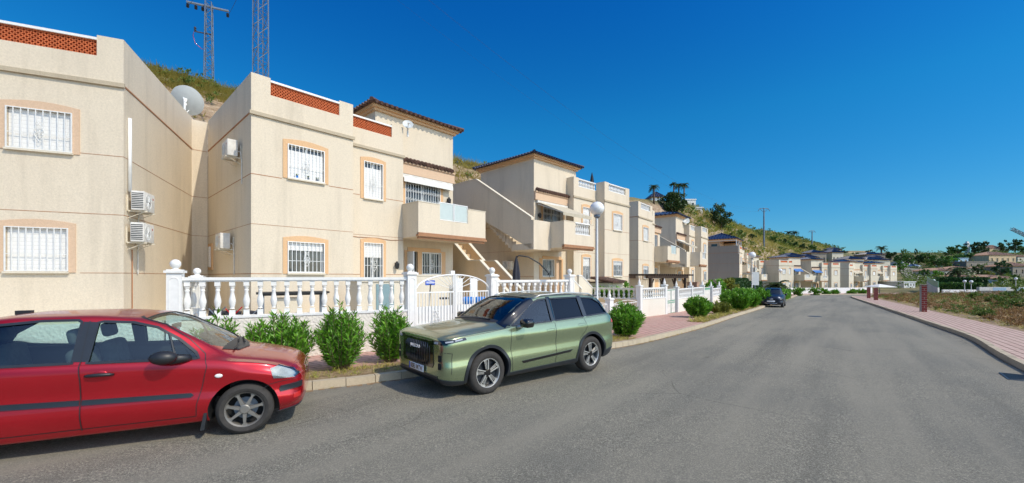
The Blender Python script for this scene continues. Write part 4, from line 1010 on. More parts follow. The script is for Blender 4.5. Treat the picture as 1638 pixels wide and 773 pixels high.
SUV, bmS, bvS = build_car('parked_car', 'sage green sport utility car with a black grille parked before the white gate', 'green', SV, (ctr.x, ctr.y, -.018), rz,
    dict(R=.362, arch=.42, wx=(1.336, -1.336), well=.56, track=.90, rr=.245, rim='five', tw=.23, cavity=(-1.9, 1.0), floor=.5,
         side=[[(.80, 1.10), (.60, 1.215), (.28, 1.42), (.12, 1.495), (-.02, 1.53), (-.22, 1.54), (-.22, 1.115)], [(-.31, 1.12), (-.31, 1.54), (-1.12, 1.54), (-1.16, 1.145)], [(-1.25, 1.15), (-1.22, 1.53), (-1.62, 1.505), (-1.84, 1.40), (-1.96, 1.18)]],
         top=[([(.14, -.555), (.14, .555), (.90, .66), (.97, .40), (1.0, 0), (.97, -.40), (.90, -.66)], 1.10, 2.0), ([(-1.83, -.52), (-1.83, .52), (-2.05, .60), (-2.05, -.60)], 1.16, 2.0)],
         glass=['carglass', 'tintglass', 'tintglass'], glass_top=['carglass', 'tintglass'], seats=[(-.05, .40), (-.05, -.40), (-.95, .40), (-.95, -.40)], dash=.72, dashz=1.09, drv=.40))
SUV.scale = (.968, .975, .975)
for s in (-1, 1):
    clip_patch(bmS, [(.86, 1.095), (.80, 1.15), (.30, 1.465), (.10, 1.555), (-.1, 1.58), (-.1, 1.56), (.1, 1.53), (.28, 1.44), (.74, 1.13), (.80, 1.10)] if False else [(-.31, 1.12), (-.31, 1.575), (-.21, 1.575), (-.21, 1.115)], 'side', s, .004, 0, .1, 'door_pillar', 'gloss_black', SUV)
    clip_patch(bmS, [(-1.26, 1.15), (-1.23, 1.57), (-1.11, 1.57), (-1.15, 1.145)], 'side', s, .004, 0, .1, 'rear_pillar', 'gloss_black', SUV)
    clip_patch(bmS, [(-1.96, 1.18), (-1.84, 1.40), (-1.62, 1.505), (-1.66, 1.53), (-1.86, 1.50), (-2.10, 1.19)], 'side', s, .004, 0, .05, 'rear_pillar', 'gloss_black', SUV)
    ribbon(bvS, [(.98, 1.10), (.80, 1.17), (.30, 1.475), (.12, 1.56), (-.1, 1.575), (-1.2, 1.575), (-1.7, 1.53)], .06, s, .006, 'roof_moulding', 'gloss_black', SUV)
    clip_patch(bmS, [(.99, 1.135), (.83, 1.10), (.13, 1.50), (.14, 1.60), (.20, 1.60)], 'side', s, .005, 0, .10, 'windscreen_pillar', 'gloss_black', SUV)
    ribbon(bvS, [(-.265, 1.11), (-.262, .95), (-.262, .31)], .008, s, .003, 'door_gap', 'black', SUV)
    ribbon(bvS, [(.83, 1.09), (.86, .98), (.86, .70), (.83, .45), (.80, .31)], .008, s, .002, 'door_gap', 'black', SUV)
    ribbon(bvS, [(-1.12, 1.13), (-1.18, .95), (-1.12, .86), (-.98, .72), (-.92, .60), (-.88, .31)], .008, s, .002, 'door_gap', 'black', SUV)
    ribbon(bvS, [(.84, 1.085), (1.3, 1.04), (1.8, 1.005), (2.10, .965)], .007, s, .002, 'bonnet_gap', 'black', SUV)
    clip_patch(bmS, [(.62, .475), (.58, .43), (-.66, .49), (-.72, .535), (-.68, .535)], 'side', s, .008, .008, .1, 'side_moulding', 'gloss_black', SUV)
    clip_patch(bmS, [(.92, .20), (.90, .30), (-.90, .33), (-.92, .20)], 'side', s, .010, .010, -.3, 'sill_cladding', 'blacktrim', SUV)
    for wxx in (1.336, -1.336):
        R1, R2 = .415, .475
        cl = MB(); rows_ = []
        for k in range(41):
            a = radians(-14+208*k/40); r = []
            for Rr in (R1, R1+.004, (R1+R2)/2, R2-.004, R2):
                X, Z = wxx+Rr*cos(a), .362+Rr*sin(a); Z = max(Z, .24)
                h = bvS.ray_cast(Vector((X, s*3, Z)), Vector((0, -s, 0)))
                if not h[0]: h = (Vector((X, s*.80, Z)),)
                o_ = .0 if Rr in (R1, R2) else .014
                r.append(cl.V((X, h[0].y+s*o_-(s*.03 if Rr == R1 else 0), Z)))
            rows_.append(r)
        for r, q in zip(rows_, rows_[1:]):
            for j in range(4): cl.F((r[j], r[j+1], q[j+1], q[j]))
        cl.build('wheel_arch_cladding', 'blacktrim', SUV, True, 50, recalc=False)
    clip_patch(bmS, [(1.80, .20), (2.24, .20), (2.24, .355), (1.80, .30)], 'side', s, .012, .012, -.4, 'bumper_cladding', 'blacktrim', SUV)
    clip_patch(bmS, [(-1.80, .20), (-2.26, .20), (-2.26, .46), (-1.80, .40)], 'side', s, .012, .012, -.4, 'bumper_cladding', 'blacktrim', SUV)
    # flush handles
    for hx, hz in ((-.12, .965), (-1.02, 1.0)):
        ribbon(bvS, [(hx-.10, hz-.018), (hx+.10, hz-.024), (hx+.10, hz+.016), (hx-.10, hz+.020)], .005, s, .003, 'door_handle', 'black', SUV, True)
    # mirror
    mr = rbox('door_mirror', -.10, .10, -.115, .115, -.075, .075, .055, 'gloss_black', SUV); mr.location = (.60, s*1.045, 1.15)
    m = MB(); m.tube([(.62, s*.98, 1.10), (.70, s*.89, 1.075)], [.03, .035], 6); m.build('mirror_arm', 'alloy', SUV, True)
    hl = clip_patch(bmS, [(s*.52, .875), (s*.86, .895), (s*.86, .955), (s*.52, .945)], 'front', 1, .008, .008, .02, 'headlight', 'gloss_black', SUV, )
    clip_patch(bmS, [(1.78, .955), (2.24, .895), (2.24, .945), (1.80, .995)], 'side', s, .007, .007, .03, 'headlight', 'gloss_black', SUV)
    clip_patch(bmS, [(s*.60, .895), (s*.70, .90), (s*.70, .935), (s*.60, .93)], 'front', 1, .018, .004, .02, 'lamp_strip', 'lampwhite', hl)
    clip_patch(bmS, [(1.86, .962), (1.99, .945), (1.99, .965), (1.86, .98)], 'side', s, .016, .004, .02, 'lamp_strip', 'lampwhite', hl)
    clip_patch(bmS, [(2.02, .940), (2.12, .925), (2.12, .945), (2.02, .96)], 'side', s, .016, .004, .02, 'lamp_strip', 'lampwhite', hl)
    for z0 in (.50, .625):
        clip_patch(bmS, [(s*.70, z0), (s*.775, z0), (s*.775, z0+.10), (s*.70, z0+.10)], 'front', 1, .006, .004, .02, 'air_vent', 'dark', SUV)
    ribbon_pts = [(2.05, .44), (2.03, .76), (2.2, .78)]
    ribbon(bvS, ribbon_pts, .008, s, .002, 'bumper_gap', 'black', SUV)
    # roof rail
    m = MB(); m.tube([(.05, s*.635, 1.56), (-.1, s*.635, 1.61), (-.9, s*.63, 1.64), (-1.55, s*.62, 1.605), (-1.7, s*.62, 1.55)], .016, 6); m.build('roof_rail', 'alloy', SUV, True)
    rl = clip_patch(bmS, [(-2.0, .98), (-2.27, .95), (-2.27, 1.02), (-2.02, 1.05)], 'side', s, .006, .004, .0, 'tail_light', 'redlamp', SUV)
g0 = clip_patch(bmS, [(-.52, .50), (.52, .50), (.56, .56), (.53, .93), (-.53, .93), (-.56, .56)], 'front', 1, .010, .01, .05, 'grille', 'gloss_black', SUV)
for k in range(17):
    y = -.50+1.0*k/16
    m = MB(); h0 = 2.202-.04*(y/.5)**4; m.tube([(h0-.004, y*.97, .515), (h0+.012, y, .60), (h0+.014, y, .80), (h0-.006, y*.98, .89)], .0095, 6); m.build('grille_bar', 'dark_chrome', g0, True)
pl_ = rbox('number_plate', 2.20, 2.217, -.26, .26, .385, .495, .004, 'plate', SUV, 1)
m = MB(); m.box(2.2175, 2.2185, -.26, -.22, .386, .494); m.build('plate_band', 'plateblue', pl_)
text_part('plate_text', '0083 MYW', .115, 'gloss_black', pl_, (2.2190, .02, .440), (radians(90), 0, radians(90)), .0004, .82, .002)
text_part('emblem', 'JAECOO', .075, 'plate', g0, (2.232, 0, .80), (radians(90), 0, radians(90)), .003, 1.25, .001)
clip_patch(bmS, [(-.66, .20), (.66, .20), (.66, .385), (-.66, .385)], 'front', 1, .012, .012, -.3, 'lower_bumper', 'blacktrim', SUV)
m = MB(); m.tube([(1.06, -.60, 1.155), (1.0, 0, 1.19), (.93, .40, 1.19)], .010, 5); m.build('wiper', 'black', SUV)
clip_patch(bmS, [(.93, -.69), (1.06, -.3), (1.08, 0), (1.06, .3), (.93, .69), (.90, .6), (.90, -.6)], 'top', 1, .004, 0, .3, 'cowl_panel', 'black', SUV)
rbox('roof_spoiler', -1.95, -1.70, -.56, .56, 1.54, 1.565, .01, 'gloss_black', SUV)
# ---- small navy car further along
FT = [(1.74, .34, .40, .50, .62, .46, .70, .38, .03), (1.68, .27, .55, .63, .70, .58, .80, .46, .04), (1.5, .22, .66, .74, .80, .66, .90, .52, .05), (1.2, .2, .72, .80, .86, .72, .97, .56, .05), (.85, .2, .74, .813, .90, .745, 1.02, .58, .05), (.75, .2, .74, .813, .90, .75, 1.06, .58, .05), (.35, .2, .74, .813, .93, .75, 1.35, .54, .05), (.1, .2, .74, .813, .94, .75, 1.45, .52, .05), (-.4, .2, .74, .813, .95, .75, 1.49, .51, .05), (-1.0, .2, .73, .81, .95, .74, 1.42, .50, .05), (-1.45, .25, .70, .78, .93, .70, 1.15, .52, .05), (-1.68, .32, .6, .7, .85, .6, .92, .48, .04), (-1.75, .42, .5, .6, .75, .5, .8, .4, .02)]
fx_ = px(1244, 32.0); hdv = Vector((-.60, -.80)); rz = atan2(hdv.y, hdv.x)
FIAT, bmF, bvF = build_car('parked_car', 'small navy blue rounded car parked facing the camera beside the oleander hedge', 'navy', FT, (fx_, 32.6, road_z(32.6)), rz,
    dict(R=.29, arch=.34, wx=(1.15, -1.15), well=.48, track=.79, rr=.19, rim='plain', tw=.18, cavity=(-1.5, .85), floor=.42,
         side=[[(.55, .94), (.30, 1.20), (.05, 1.36), (-.4, 1.39), (-.4, .96)], [(-.5, .97), (-.5, 1.38), (-1.0, 1.30), (-1.25, .98)]],
         top=[([(.16, -.44), (.16, .44), (.72, .52), (.80, .3), (.82, 0), (.80, -.3), (.72, -.52)], 1.0, 2.0), ([(-1.1, -.4), (-1.1, .4), (-1.4, .45), (-1.4, -.45)], 1.0, 2.0)],
         glass=['fiatglass', 'tintglass'], glass_top=['fiatglass', 'fiatglass'], seats=[(-.1, .34), (-.1, -.34)], dash=.55, dashz=.98, drv=.34))
for s in (-1, 1):
    m = MB(); m.sphere((0, 0, 0), .105, 16, 10); o = m.build('headlight', 'plate', FIAT, True); o.location = (1.60, s*.50, .74); o.scale = (.55, 1, 1)
    m = MB(); m.sphere((0, 0, 0), .055, 12, 8); o = m.build('fog_light', 'plate', FIAT, True); o.location = (1.66, s*.50, .50); o.scale = (.6, 1, 1)
    m = MB(); m.sphere((0, 0, 0), .09, 12, 8); o = m.build('door_mirror', 'black', FIAT, True); o.location = (.45, s*.90, 1.0)
    ribbon(bvF, [(.62, .93), (.66, .7), (.6, .3)], .012, s, .002, 'door_gap', 'black', FIAT); ribbon(bvF, [(-.45, .95), (-.45, .3)], .012, s, .002, 'door_gap', 'black', FIAT)
pf = rbox('number_plate', 1.745, 1.76, -.26, .26, .44, .55, .004, 'plate', FIAT, 1)
m = MB(); m.tube([(1.75, -.15, .665), (1.77, 0, .66), (1.75, .15, .665)], .014, 6); m.sphere((1.76, 0, .665), .045, 10, 6); m.build('emblem', 'chrome', FIAT, True)
m = MB(); m.tube([(1.66, -.55, .36), (1.76, -.3, .345), (1.78, 0, .34), (1.76, .3, .345), (1.66, .55, .36)], .016, 6); m.build('bumper_trim', 'chrome', FIAT, True)
bmR.free(); bmS.free(); bmF.free()
# ------------------------------------------------------------ fences, gates, walls
def frame_of(A, B):
    A = Vector(A[:2]); B = Vector(B[:2]); d = B-A; return A, d.length, atan2(d.y, d.x)
BAL = [(.055, 0), (.055, .17), (.050, .20), (.038, .23), (.046, .27), (.066, .40), (.062, .47), (.045, .58), (.034, .70), (.044, .73), (.044, .755), (.034, .775), (.040, .80), (.055, .86), (.058, .89), (.058, 1)]
def baluster_mesh(h, n=14, k=1.0):
    mb = MB()
    mb.box(-.052*k, .052*k, -.052*k, .052*k, 0, .16*h); mb.box(-.052*k, .052*k, -.052*k, .052*k, .87*h, h)
    mb.lathe([(r*k, z*h) for r, z in BAL[2:14]], n=n); return mb
def pillar(root, x, z0, z1, w=.125, ball=.095, tip=False, mat='white', y=0., det=True):
    mb = MB(); mb.box(x-w, x+w, y-w, y+w, z0, z1-.07); mb.box(x-w-.035, x+w+.035, y-w-.035, y+w+.035, z1-.07, z1-.02); mb.prism([(x-w, y-w), (x+w, y-w), (x+w, y+w), (x-w, y+w)], z1-.02, z1, 'z')
    p = mb.build('pillar', mat, root)
    if det and ball:
        for s in (-1,):
            m = MB(); t = .012; a, b, c, d = x-w+.04, x+w-.04, z0+.12, z1-.25
            for q in ((a, a+t, c, d), (b-t, b, c, d), (a, b, c-t, c)): m.box(q[0], q[1], y-w-.008, y-w+.002, q[2], q[3])
            m.tube([((a+b)/2-(b-a)/2*cos(pi*k/8)*.93, y-w-.003, d+(b-a)/2*sin(pi*k/8)) for k in range(9)], .007, 5); m.build('panel_moulding', mat, p)
    if tip:
        m = MB(); m.lathe([(.09, z1), (.06, z1+.03), (.085, z1+.08), (.02, z1+.30), (.004, z1+.36)], (x, y, 0), 8); m.build('finial', mat, p)
    elif ball:
        m = MB(); m.lathe([(.07, z1), (.04, z1+.03)], (x, y, 0), 14); m.sphere((x, y, z1+.02+ball), ball, 18, 12); m.build('ball', mat, p, smooth=True, sharp=40)
    return p
def fence(name, label, A, B, z0, zb, zr, nb, pillars, mat='white', basemat='whitewall', k=1.0, nseg=14, ztop=None, tip=False, group=None):
    A, L, a = frame_of(A, B); root = thing(name, label, 'fence', (A.x, A.y, 0), a, group)
    mb = MB(); mb.box(0, L, -.11, .11, z0, zb-.05); mb.build('base_wall', basemat, root)
    mb = MB(); mb.box(0, L, -.13, .13, zb-.049, zb); mb.build('coping', mat, root)
    mb = MB(); mb.box(0, L, -.085, .085, zr-.065, zr); mb.box(.002, L-.002, -.065, .065, zr-.09, zr-.065); mb.build('rail', mat, root)
    h = zr-.09-zb; src = None
    for i in range(nb):
        x = L*(i+.75)/(nb+.5)
        if src is None: src = baluster_mesh(h, nseg, k).build('baluster', mat, root, smooth=True, sharp=42); src.location = (x, 0, zb)
        else: c = src.copy(); COL.objects.link(c); c.parent = root; c.location = (x, 0, zb)
    for pxx in pillars: pillar(root, pxx if pxx >= 0 else L+pxx+.001, z0, ztop or zr+.13, tip=tip, mat=mat)
    return root
F1 = fence('balustrade_fence', 'white balustrade on a rough white wall, behind the oleanders between the two cars', (-6.95, 8.38), (-2.68, 10.59), -.4, 1.06, 1.89, 18, [0.0], ztop=2.05)
pillar(F1, .22, .7, 1.93, w=.10, ball=.075, y=.75)
m = MB(); m.box(.15, .29, .13, .65, 1.80, 1.88); m.box(.17, .27, .13, .65, .7, 1.1); m.build('side_rail', 'white', F1)
c = baluster_mesh(.70, 12).build('baluster', 'white', F1, smooth=True, sharp=42); c.location = (.22, .38, 1.10)
F2 = fence('balustrade_fence', 'white balustrade with a ball topped pillar at each end, behind the green car roof', (-.61, 12.4), (2.1, 14.8), -.4, 1.02, 1.80, 13, [0.0, 3.62], ztop=1.98)
# low wall continuing to the left behind the red car
def wall_run(name, label, pts, hrel, th, mat, zabs=None, group=None):
    o = None; root = None; mb = MB()
    for (a, b) in zip(pts, pts[1:]):
        a = Vector(a); b = Vector(b); t = (b-a).normalized(); n = Vector((-t.y, t.x))*th/2
        za = zabs if zabs is not None else road_z(a.y)+hrel; zb = zabs if zabs is not None else road_z(b.y)+hrel
        g0, g1 = road_z(a.y)-.5, road_z(b.y)-.5
        mb.hexa([(a.x-n.x, a.y-n.y, g0), (b.x-n.x, b.y-n.y, g1), (b.x+n.x, b.y+n.y, g1), (a.x+n.x, a.y+n.y, g0), (a.x-n.x, a.y-n.y, za), (b.x-n.x, b.y-n.y, zb), (b.x+n.x, b.y+n.y, zb), (a.x+n.x, a.y+n.y, za)])
    return tag(mb.build(name, mat), label, 'wall', group)
wall_run('low_wall', 'rough white retaining wall seen through the windows of the red car', [(-30, -1.0), (-22, .9), (-12.5, 5.55), (-7.1, 8.31)], 0, .22, 'whitewall', zabs=1.0)
# double gate
A, Lg, ag = frame_of((-2.56, 10.70), (-.70, 12.32)); G = thing('double_gate', 'white metal double gate with a sunburst arch between two ball topped pillars', 'gate', (A.x, A.y, 0), ag)
pillar(G, -.14, -.4, 2.03); cxg = Lg/2; zr_ = 1.50
arc = lambda x: zr_+.46*sqrt(max(0, 1-((x-cxg)/cxg)**2))
for sgn in (-1, 1):
    m = MB(); x0, x1 = (0.01, cxg-.012) if sgn < 0 else (cxg+.012, Lg-.01)
    for X in (x0, x1-.04): m.box(X, X+.04, -.02, .02, .12, zr_ if abs(X-cxg) > .3 else 1.95)
    for z in (.14, .62, zr_-.04): m.box(x0+.04, x1-.04, -.018, .018, z, z+.035)
    m.tube([(x0+(x1-x0)*k/14, 0, arc(x0+(x1-x0)*k/14)) for k in range(15)], .022, 6)
    leafo = m.build('gate_leaf', 'white_metal', G)
    n = 11
    b = MB()
    for k in range(1, n+1):
        X = x0+.02+(x1-x0-.04)*k/(n+1); b.box(X-.009, X+.009, -.009, .009, .176, zr_-.04)
    b.build('bars', 'white_metal', leafo)
    b = MB(); b.box(x0+.045, x1-.045, .022, .028, .14, 1.10); b.build('sheet_panel', 'white_metal', leafo)
    b = MB()
    for k in range(1, 6):
        a = pi/2-sgn*(pi/2)*k/6.3; d = 2.0
        X, Z = cxg, zr_+.03
        while zr_+.03+(d)*sin(a) > 3: d -= .1
        t = 0
        while t < 1.6:
            t += .02; X = cxg+t*cos(a); Z = zr_+.03+t*sin(a)
            if Z > arc(X) or abs(X-cxg) > cxg-.03: break
        b.tube([(cxg+.10*cos(a), 0, zr_+.03+.10*sin(a)), (X, 0, min(Z, arc(X)))], .009, 5)
    b.build('sunburst_rays', 'white_metal', leafo)
    b = MB(); scroll(b, (x0+x1)/2, .62, -.03, 1.4, .008); b.build('scroll_ornament', 'white_metal', leafo)
# fences and gates further along the pavement
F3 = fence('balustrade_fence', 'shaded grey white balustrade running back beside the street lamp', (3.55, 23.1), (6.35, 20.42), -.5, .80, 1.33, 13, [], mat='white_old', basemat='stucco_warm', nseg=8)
F4 = fence('balustrade_fence', 'white wall with short balusters left of the green double gate', (6.4, 20.4), (8.45, 22.5), -.6, .80, 1.33, 11, [0.0, -.001], mat='white', nseg=8, ztop=1.48, tip=True, k=.9)
F5 = fence('balustrade_fence', 'white wall with short balusters between the green double gate and the green side door', (9.78, 24.15), (13.7, 29.2), -.7, .62, 1.18, 26, [0.0, 3.2, -.001], nseg=6, ztop=1.32, tip=True, k=.9)
F6 = fence('balustrade_fence', 'last short piece of white balustrade wall beyond the green side door', (15.2, 31.0), (17.2, 33.7), -.8, .45, 1.0, 12, [0.0, -.001], nseg=6, ztop=1.2, tip=True, k=.9)
def sheet_gate(name, label, A, B, z0, z1, cols, rows):
    A, L, a = frame_of(A, B); g = thing(name, label, 'gate', (A.x, A.y, 0), a)
    for c in range(cols):
        x0 = L*c/cols+.02; x1 = L*(c+1)/cols-.02; m = MB(); m.box(x0, x1, -.02, .02, z0, z1); d = m.build('gate_leaf', 'pvcgreen', g)
        m = MB()
        for r in range(rows):
            a0 = z0+(z1-z0)*(r+.12)/rows; a1 = z0+(z1-z0)*(r+.88)/rows
            m.box(x0+.06, x1-.06, -.032, -.021, a0, a1)
        for q in ((x0, x1, z1-.03, z1+.01), (x0, x1, (z0+z1)/2-.02, (z0+z1)/2+.02)): m.box(q[0], q[1], -.04, -.0325, q[2], q[3])
        m.box(x0-.02, x0, -.03, .03, z0, z1+.1); m.build('panel_frame', 'white_old', d)
    return g
sheet_gate('metal_gate', 'green panelled double gate in the white wall', (8.6, 22.68), (9.62, 23.96), -.25, 1.2, 2, 2)
sheet_gate('metal_gate', 'narrow pale green side door in the white wall', (13.85, 29.4), (15.05, 30.85), -.4, 1.12, 1, 1)
def picket_gate(label, A, B, z0, z1):
    A, L, a = frame_of(A, B); g = thing('picket_gate', label, 'gate', (A.x, A.y, 0), a); m = MB()
    n = 12
    for z in (z0+.08, z1-.16): m.box(0, L, -.015, .015, z, z+.03)
    f = m.build('gate_rail', 'white_metal', g); m = MB()
    for k in range(n+1): X = L*k/n; m.box(X-.012, X+.012, -.03, -.016, z0, z1-.10)
    m.tube([(L*k/10, -.02, z1-.12+.12*sin(pi*k/10)) for k in range(11)], .014, 5)
    m.build('pickets', 'white_metal', f)
picket_gate('low white picket gate right of the pointed pillar behind the round oleander', (4.40, 17.83), (6.18, 20.15), -.15, .80)
picket_gate('low white picket gate between the street lamp and the pointed pillar', (2.35, 15.12), (4.05, 17.38), -.10, .86)
pp = thing('gate_pillar', 'white gate pillar with pointed finial between the two low picket gates', 'pillar', (4.22, 17.6, 0), ag); pillar(pp, 0, -.4, .98, ball=0, tip=True, w=.13)
# sloping step walls of the second house
st = thing('garden_steps', 'two sloping white hand walls of the garden steps behind the street lamp', 'steps', (3.0, 20.5, 0), radians(50))
for xx in (-.2, 1.0):
    m = MB(); m.prism([(xx, .3), (xx+1.2, .3), (xx+1.2, 1.25), (xx, 1.95), (xx-.25, 1.95), (xx-.25, .3)], 0, .12, 'y'); h = m.build('hand_wall', 'stucco_pale', st)
    m = MB(); m.prism([(xx-.27, 1.951), (xx, 1.951), (xx+1.22, 1.251), (xx+1.22, 1.30), (xx+.0, 2.0), (xx-.27, 2.0)], -.02, .14, 'y'); m.build('coping', 'white', h)
sc = thing('tiled_canopy', 'small brown tiled lean-to roof at the foot of the second house', 'canopy', (5.15, 23.2, 0), radians(46))
m = MB(); m.prism([(0, 1.55), (1.7, 1.55), (1.7, 1.62), (0, 1.62)], -.6, .9, 'y')
for k in range(10): m.tube([(.08+.17*k, -.68, 1.60), (.08+.17*k, .8, 1.85)], .08, 6)
m.build('roof', 'roof_brown', sc); m = MB(); m.box(.05, 1.65, -.4, .9, -.3, 1.549); m.build('wall', 'stucco_pale', sc)
wall_run('low_wall', 'low white wall along the pavement beside the hedge, leading towards the navy car', [(17.3, 33.9), (34, 56), (41.3, 65.6)], .62, .2, 'white')
wall_run('low_wall', 'long white wall closing the far end of the road', [(41.6, 66.1), (50, 71), (67, 75.6)], 1.15, .25, 'white')
for i, (X, Y) in enumerate(((19, 36.1), (21.2, 39), (23.4, 41.9), (26, 45.3))):
    p = thing('gate_pillar', ['first', 'second', 'third', 'fourth'][i]+' short pointed white pillar on the low wall past the white balustrades', 'pillar', (X, Y, road_z(Y)), .9, 'short pointed pillars on the low wall'); pillar(p, 0, -.1, 1.05, ball=0, tip=True, w=.13, mat='white_old')
# ------------------------------------------------------------ things on the houses
def local(org, theta, p):
    a = radians(90-theta); return (org[0]+p[0]*cos(a)-p[1]*sin(a), org[1]+p[0]*sin(a)+p[1]*cos(a), p[2])
def ac_unit(label, loc, rz):
    r = thing('air_conditioner', label, 'air conditioner', loc, rz, 'air conditioning units on the house walls')   # back against the wall at y=0, front towards -y
    rbox('casing', -.38, .38, -.42, -.12, 0, .54, .02, 'white_old', r)
    c = kids(r)[0]
    m = MB(); m.lathe([(.215, -.424), (.215, -.430), (.195, -.430), (.195, -.424)], (-.10, 0, .27), 28, 'y'); m.lathe([(.19, -.4215), (.19, -.4235), (.001, -.4235)], (-.10, 0, .27), 28, 'y', 1)
    for k in range(7): m.tube([(-.10+.19*cos(pi*k/7), -.428, .27+.19*sin(pi*k/7)), (-.10-.19*cos(pi*k/7), -.428, .27-.19*sin(pi*k/7))], .004, 4)
    m.build('fan_grille', ['white_metal', 'black'], c)
    m = MB()
    for k in range(9): m.box(-.383, -.3805, -.40, -.14, .06+.05*k, .085+.05*k)
    m.build('side_louvres', 'black', c)
    m = MB(); m.lathe([(.03, -.4215), (.03, -.425), (.001, -.425)], (.24, 0, .40), 12, 'y'); m.build('badge', 'redlamp', c)
    for s in (-.28, .28):
        m = MB(); m.box(s-.018, s+.018, -.46, 0, -.04, -.003); m.box(s-.018, s+.018, -.03, 0, -.04, .42); m.tube([(s, -.40, -.03), (s, -.02, -.22)], .01, 5); m.build('bracket', 'stucco_pale', r)
    r.scale = (.88, .88, .9)
    m = MB(); m.tube([(.3, -.12, .2), (.42, -.05, .15), (.43, -.02, -.2), (.43, -.02, -.9)], .016, 6); m.build('pipe', 'white_old', r)
    return r
# on the right side wall of house A (normal +x in its frame); wall runs back along y
oA = (-9.6, 10.03)
ra = radians(90-66)
ac_unit('upper of the two stacked air conditioners on the leftmost house, under the white drainpipe', local(oA, 66, (.0, .42, 3.58)), ra+pi/2)
ac_unit('lower of the two stacked air conditioners on the leftmost house', local(oA, 66, (.0, .38, 2.78)), ra+pi/2)
oB = (-7.46, 11.6); rb = radians(90-42.7)
ac_unit('air conditioner high on the shaded side wall of the house above the balustrade', local(oB, 42.7, (-.0, 1.25, 5.50)), rb-pi/2)
ac_unit('air conditioner low on the shaded side wall, with a cable hanging from it', local(oB, 42.7, (-.0, 2.1, 2.78)), rb-pi/2)
ac_unit('air conditioner on the ochre wall under the long outdoor staircase', local((1.95, 20.85), 44.5, (-.02, 2.8, 2.3)), radians(45.5)-pi/2)
def dish(label, loc, aim, R, tripod=True, mat='dish', pole=.6):
    r = thing('satellite_dish', label, 'satellite dish', loc, aim)     # opens towards -y
    m = MB(); m.lathe([(R*k/8, -.22*R*(k/8)**2) for k in range(1, 9)]+[(R*k/8, -.22*R*(k/8)**2+.012) for k in range(8, 0, -1)], (0, .0, 0), 32, 'y')
    o = m.build('reflector', mat, r, smooth=True, sharp=60); o.location = (0, 0, pole+R*.4); o.rotation_euler = (radians(-28), 0, 0)
    m = MB(); m.tube([(0, .12, 0), (0, .12, pole+R*.35)], .035, 8); m.tube([(0, .12, pole+R*.2), (0, .03, pole+R*.5)], .05, 6); m.tube([(-.04, .10, pole), (.10, .02, pole+R*.75)], .03, 6); m.build('mast', 'white_metal', r)
    m = MB(); m.tube([(0, .0, pole-R*.45), (0, -R*.9, pole+R*.35)], .015, 6); m.box(-.04, .04, -R*.9-.06, -R*.9+.04, pole+R*.32, pole+R*.42); m.build('feed_arm', 'white_metal', r)
    return r
DX = px(299, 14.2)
dish('large pale grey satellite dish seen from behind on the roof between the leftmost houses', (px(298, 15.0), 15.0, 7.45), radians(195), .52, pole=.75)
dish('small satellite dish mounted at the end of the second brick lattice parapet', local(oB, 42.7, (5.5, .5, 7.45)), radians(20), .21, pole=.35)
dish('small satellite dish on a pole on the blue roofed house above the pergola', (px(1099, 41), 41.5, 7.2), radians(10), .45, pole=.3)
def lantern(label, loc, rz):
    r = thing('wall_lantern', label, 'lantern', loc, rz, 'wall lanterns')
    m = MB(); m.lathe([(.02, .0), (.07, .03), (.085, .2), (.03, .26), (.01, .30)], (0, -.14, -.15), 6); m.build('lantern_head', 'black', r)
    m = MB(); m.tube([(0, 0, .05), (0, -.08, .14), (0, -.14, .13)], .012, 5); m.box(-.03, .03, -.015, -.001, -.05, .1); m.build('bracket', 'black', r)
lantern('black wall lantern left of the balcony house door', local(oB, 42.7, (5.0, .6, 2.35)), rb)
lantern('black wall lantern beside the white grille door on the upper balcony', local(oB, 42.7, (7.92, 1.1, 5.3)), rb)
lantern('black wall lantern right of the balcony door on the house with the tan awning', local((1.95, 20.85), 44.5, (.35, 1.1, 5.2)), radians(45.5))
# pots on the window sills
for k, (lx, lb, cm) in enumerate(((1.22, 'blue flower pot with a small cactus on the upper window sill above the balustrade', 'blueplastic'), (1.55, 'grey flower pot in the middle of the upper window sill above the balustrade', 'steel'), (1.84, 'small grey pot at the right end of the upper window sill above the balustrade', 'steel'))):
    r = thing('flower_pot', lb, 'pot', local(oB, 42.7, (lx, -.015, 4.928)), rb)
    m = MB(); m.lathe([(.028, 0), (.042, .07), (.042, .08)], n=10); m.build('pot', cm, r)
    m = MB()
    for j in range(14): a = random.uniform(0, 6.3); e = random.uniform(.02, .05); m.tube([(0, 0, .075), (e*cos(a), e*sin(a), .075+random.uniform(.02, .08))], .007, 4)
    m.build('plant', 'scrub', r)
# parasols
def parasol(label, loc, h, r0=.14, arm=None):
    r = thing('closed_parasol', label, 'parasol', loc)
    m = MB(); n = 12; prof = [(.05, 0), (r0, .06), (r0*.95, h*.4), (r0*.6, h*.75), (.03, h), (.012, h+.06)]
    m.lathe(prof, n=n); o = m.build('folded_canopy', 'darkcloth', r)
    me = o.data
    for i, v in enumerate(me.vertices):
        if i % 2: v.co.x *= .72; v.co.y *= .72
    m = MB(); m.tube([(0, 0, -1.1), (0, 0, h)], .022, 6); m.build('pole', 'black', r)
    if arm: m = MB(); m.tube(arm, .03, 6); m.build('arm', 'black', r, True)
    return r
parasol('closed charcoal cantilever parasol hanging from a curved arm behind the right balustrade', (px(826, 16.5), 16.5, 1.55), 1.15, .17, [(0, 0, 1.12), (.1, .02, 1.22), (.5, .1, 1.16), (.95, .2, .9), (1.3, .3, .55), (1.45, .35, .2), (1.1, .3, .0), (1.1, .3, -.9)])
parasol('closed charcoal parasol standing on the roof terrace of the house with the tan awning', (px(947, 25.5), 25.5, 7.35), 1.05, .16)
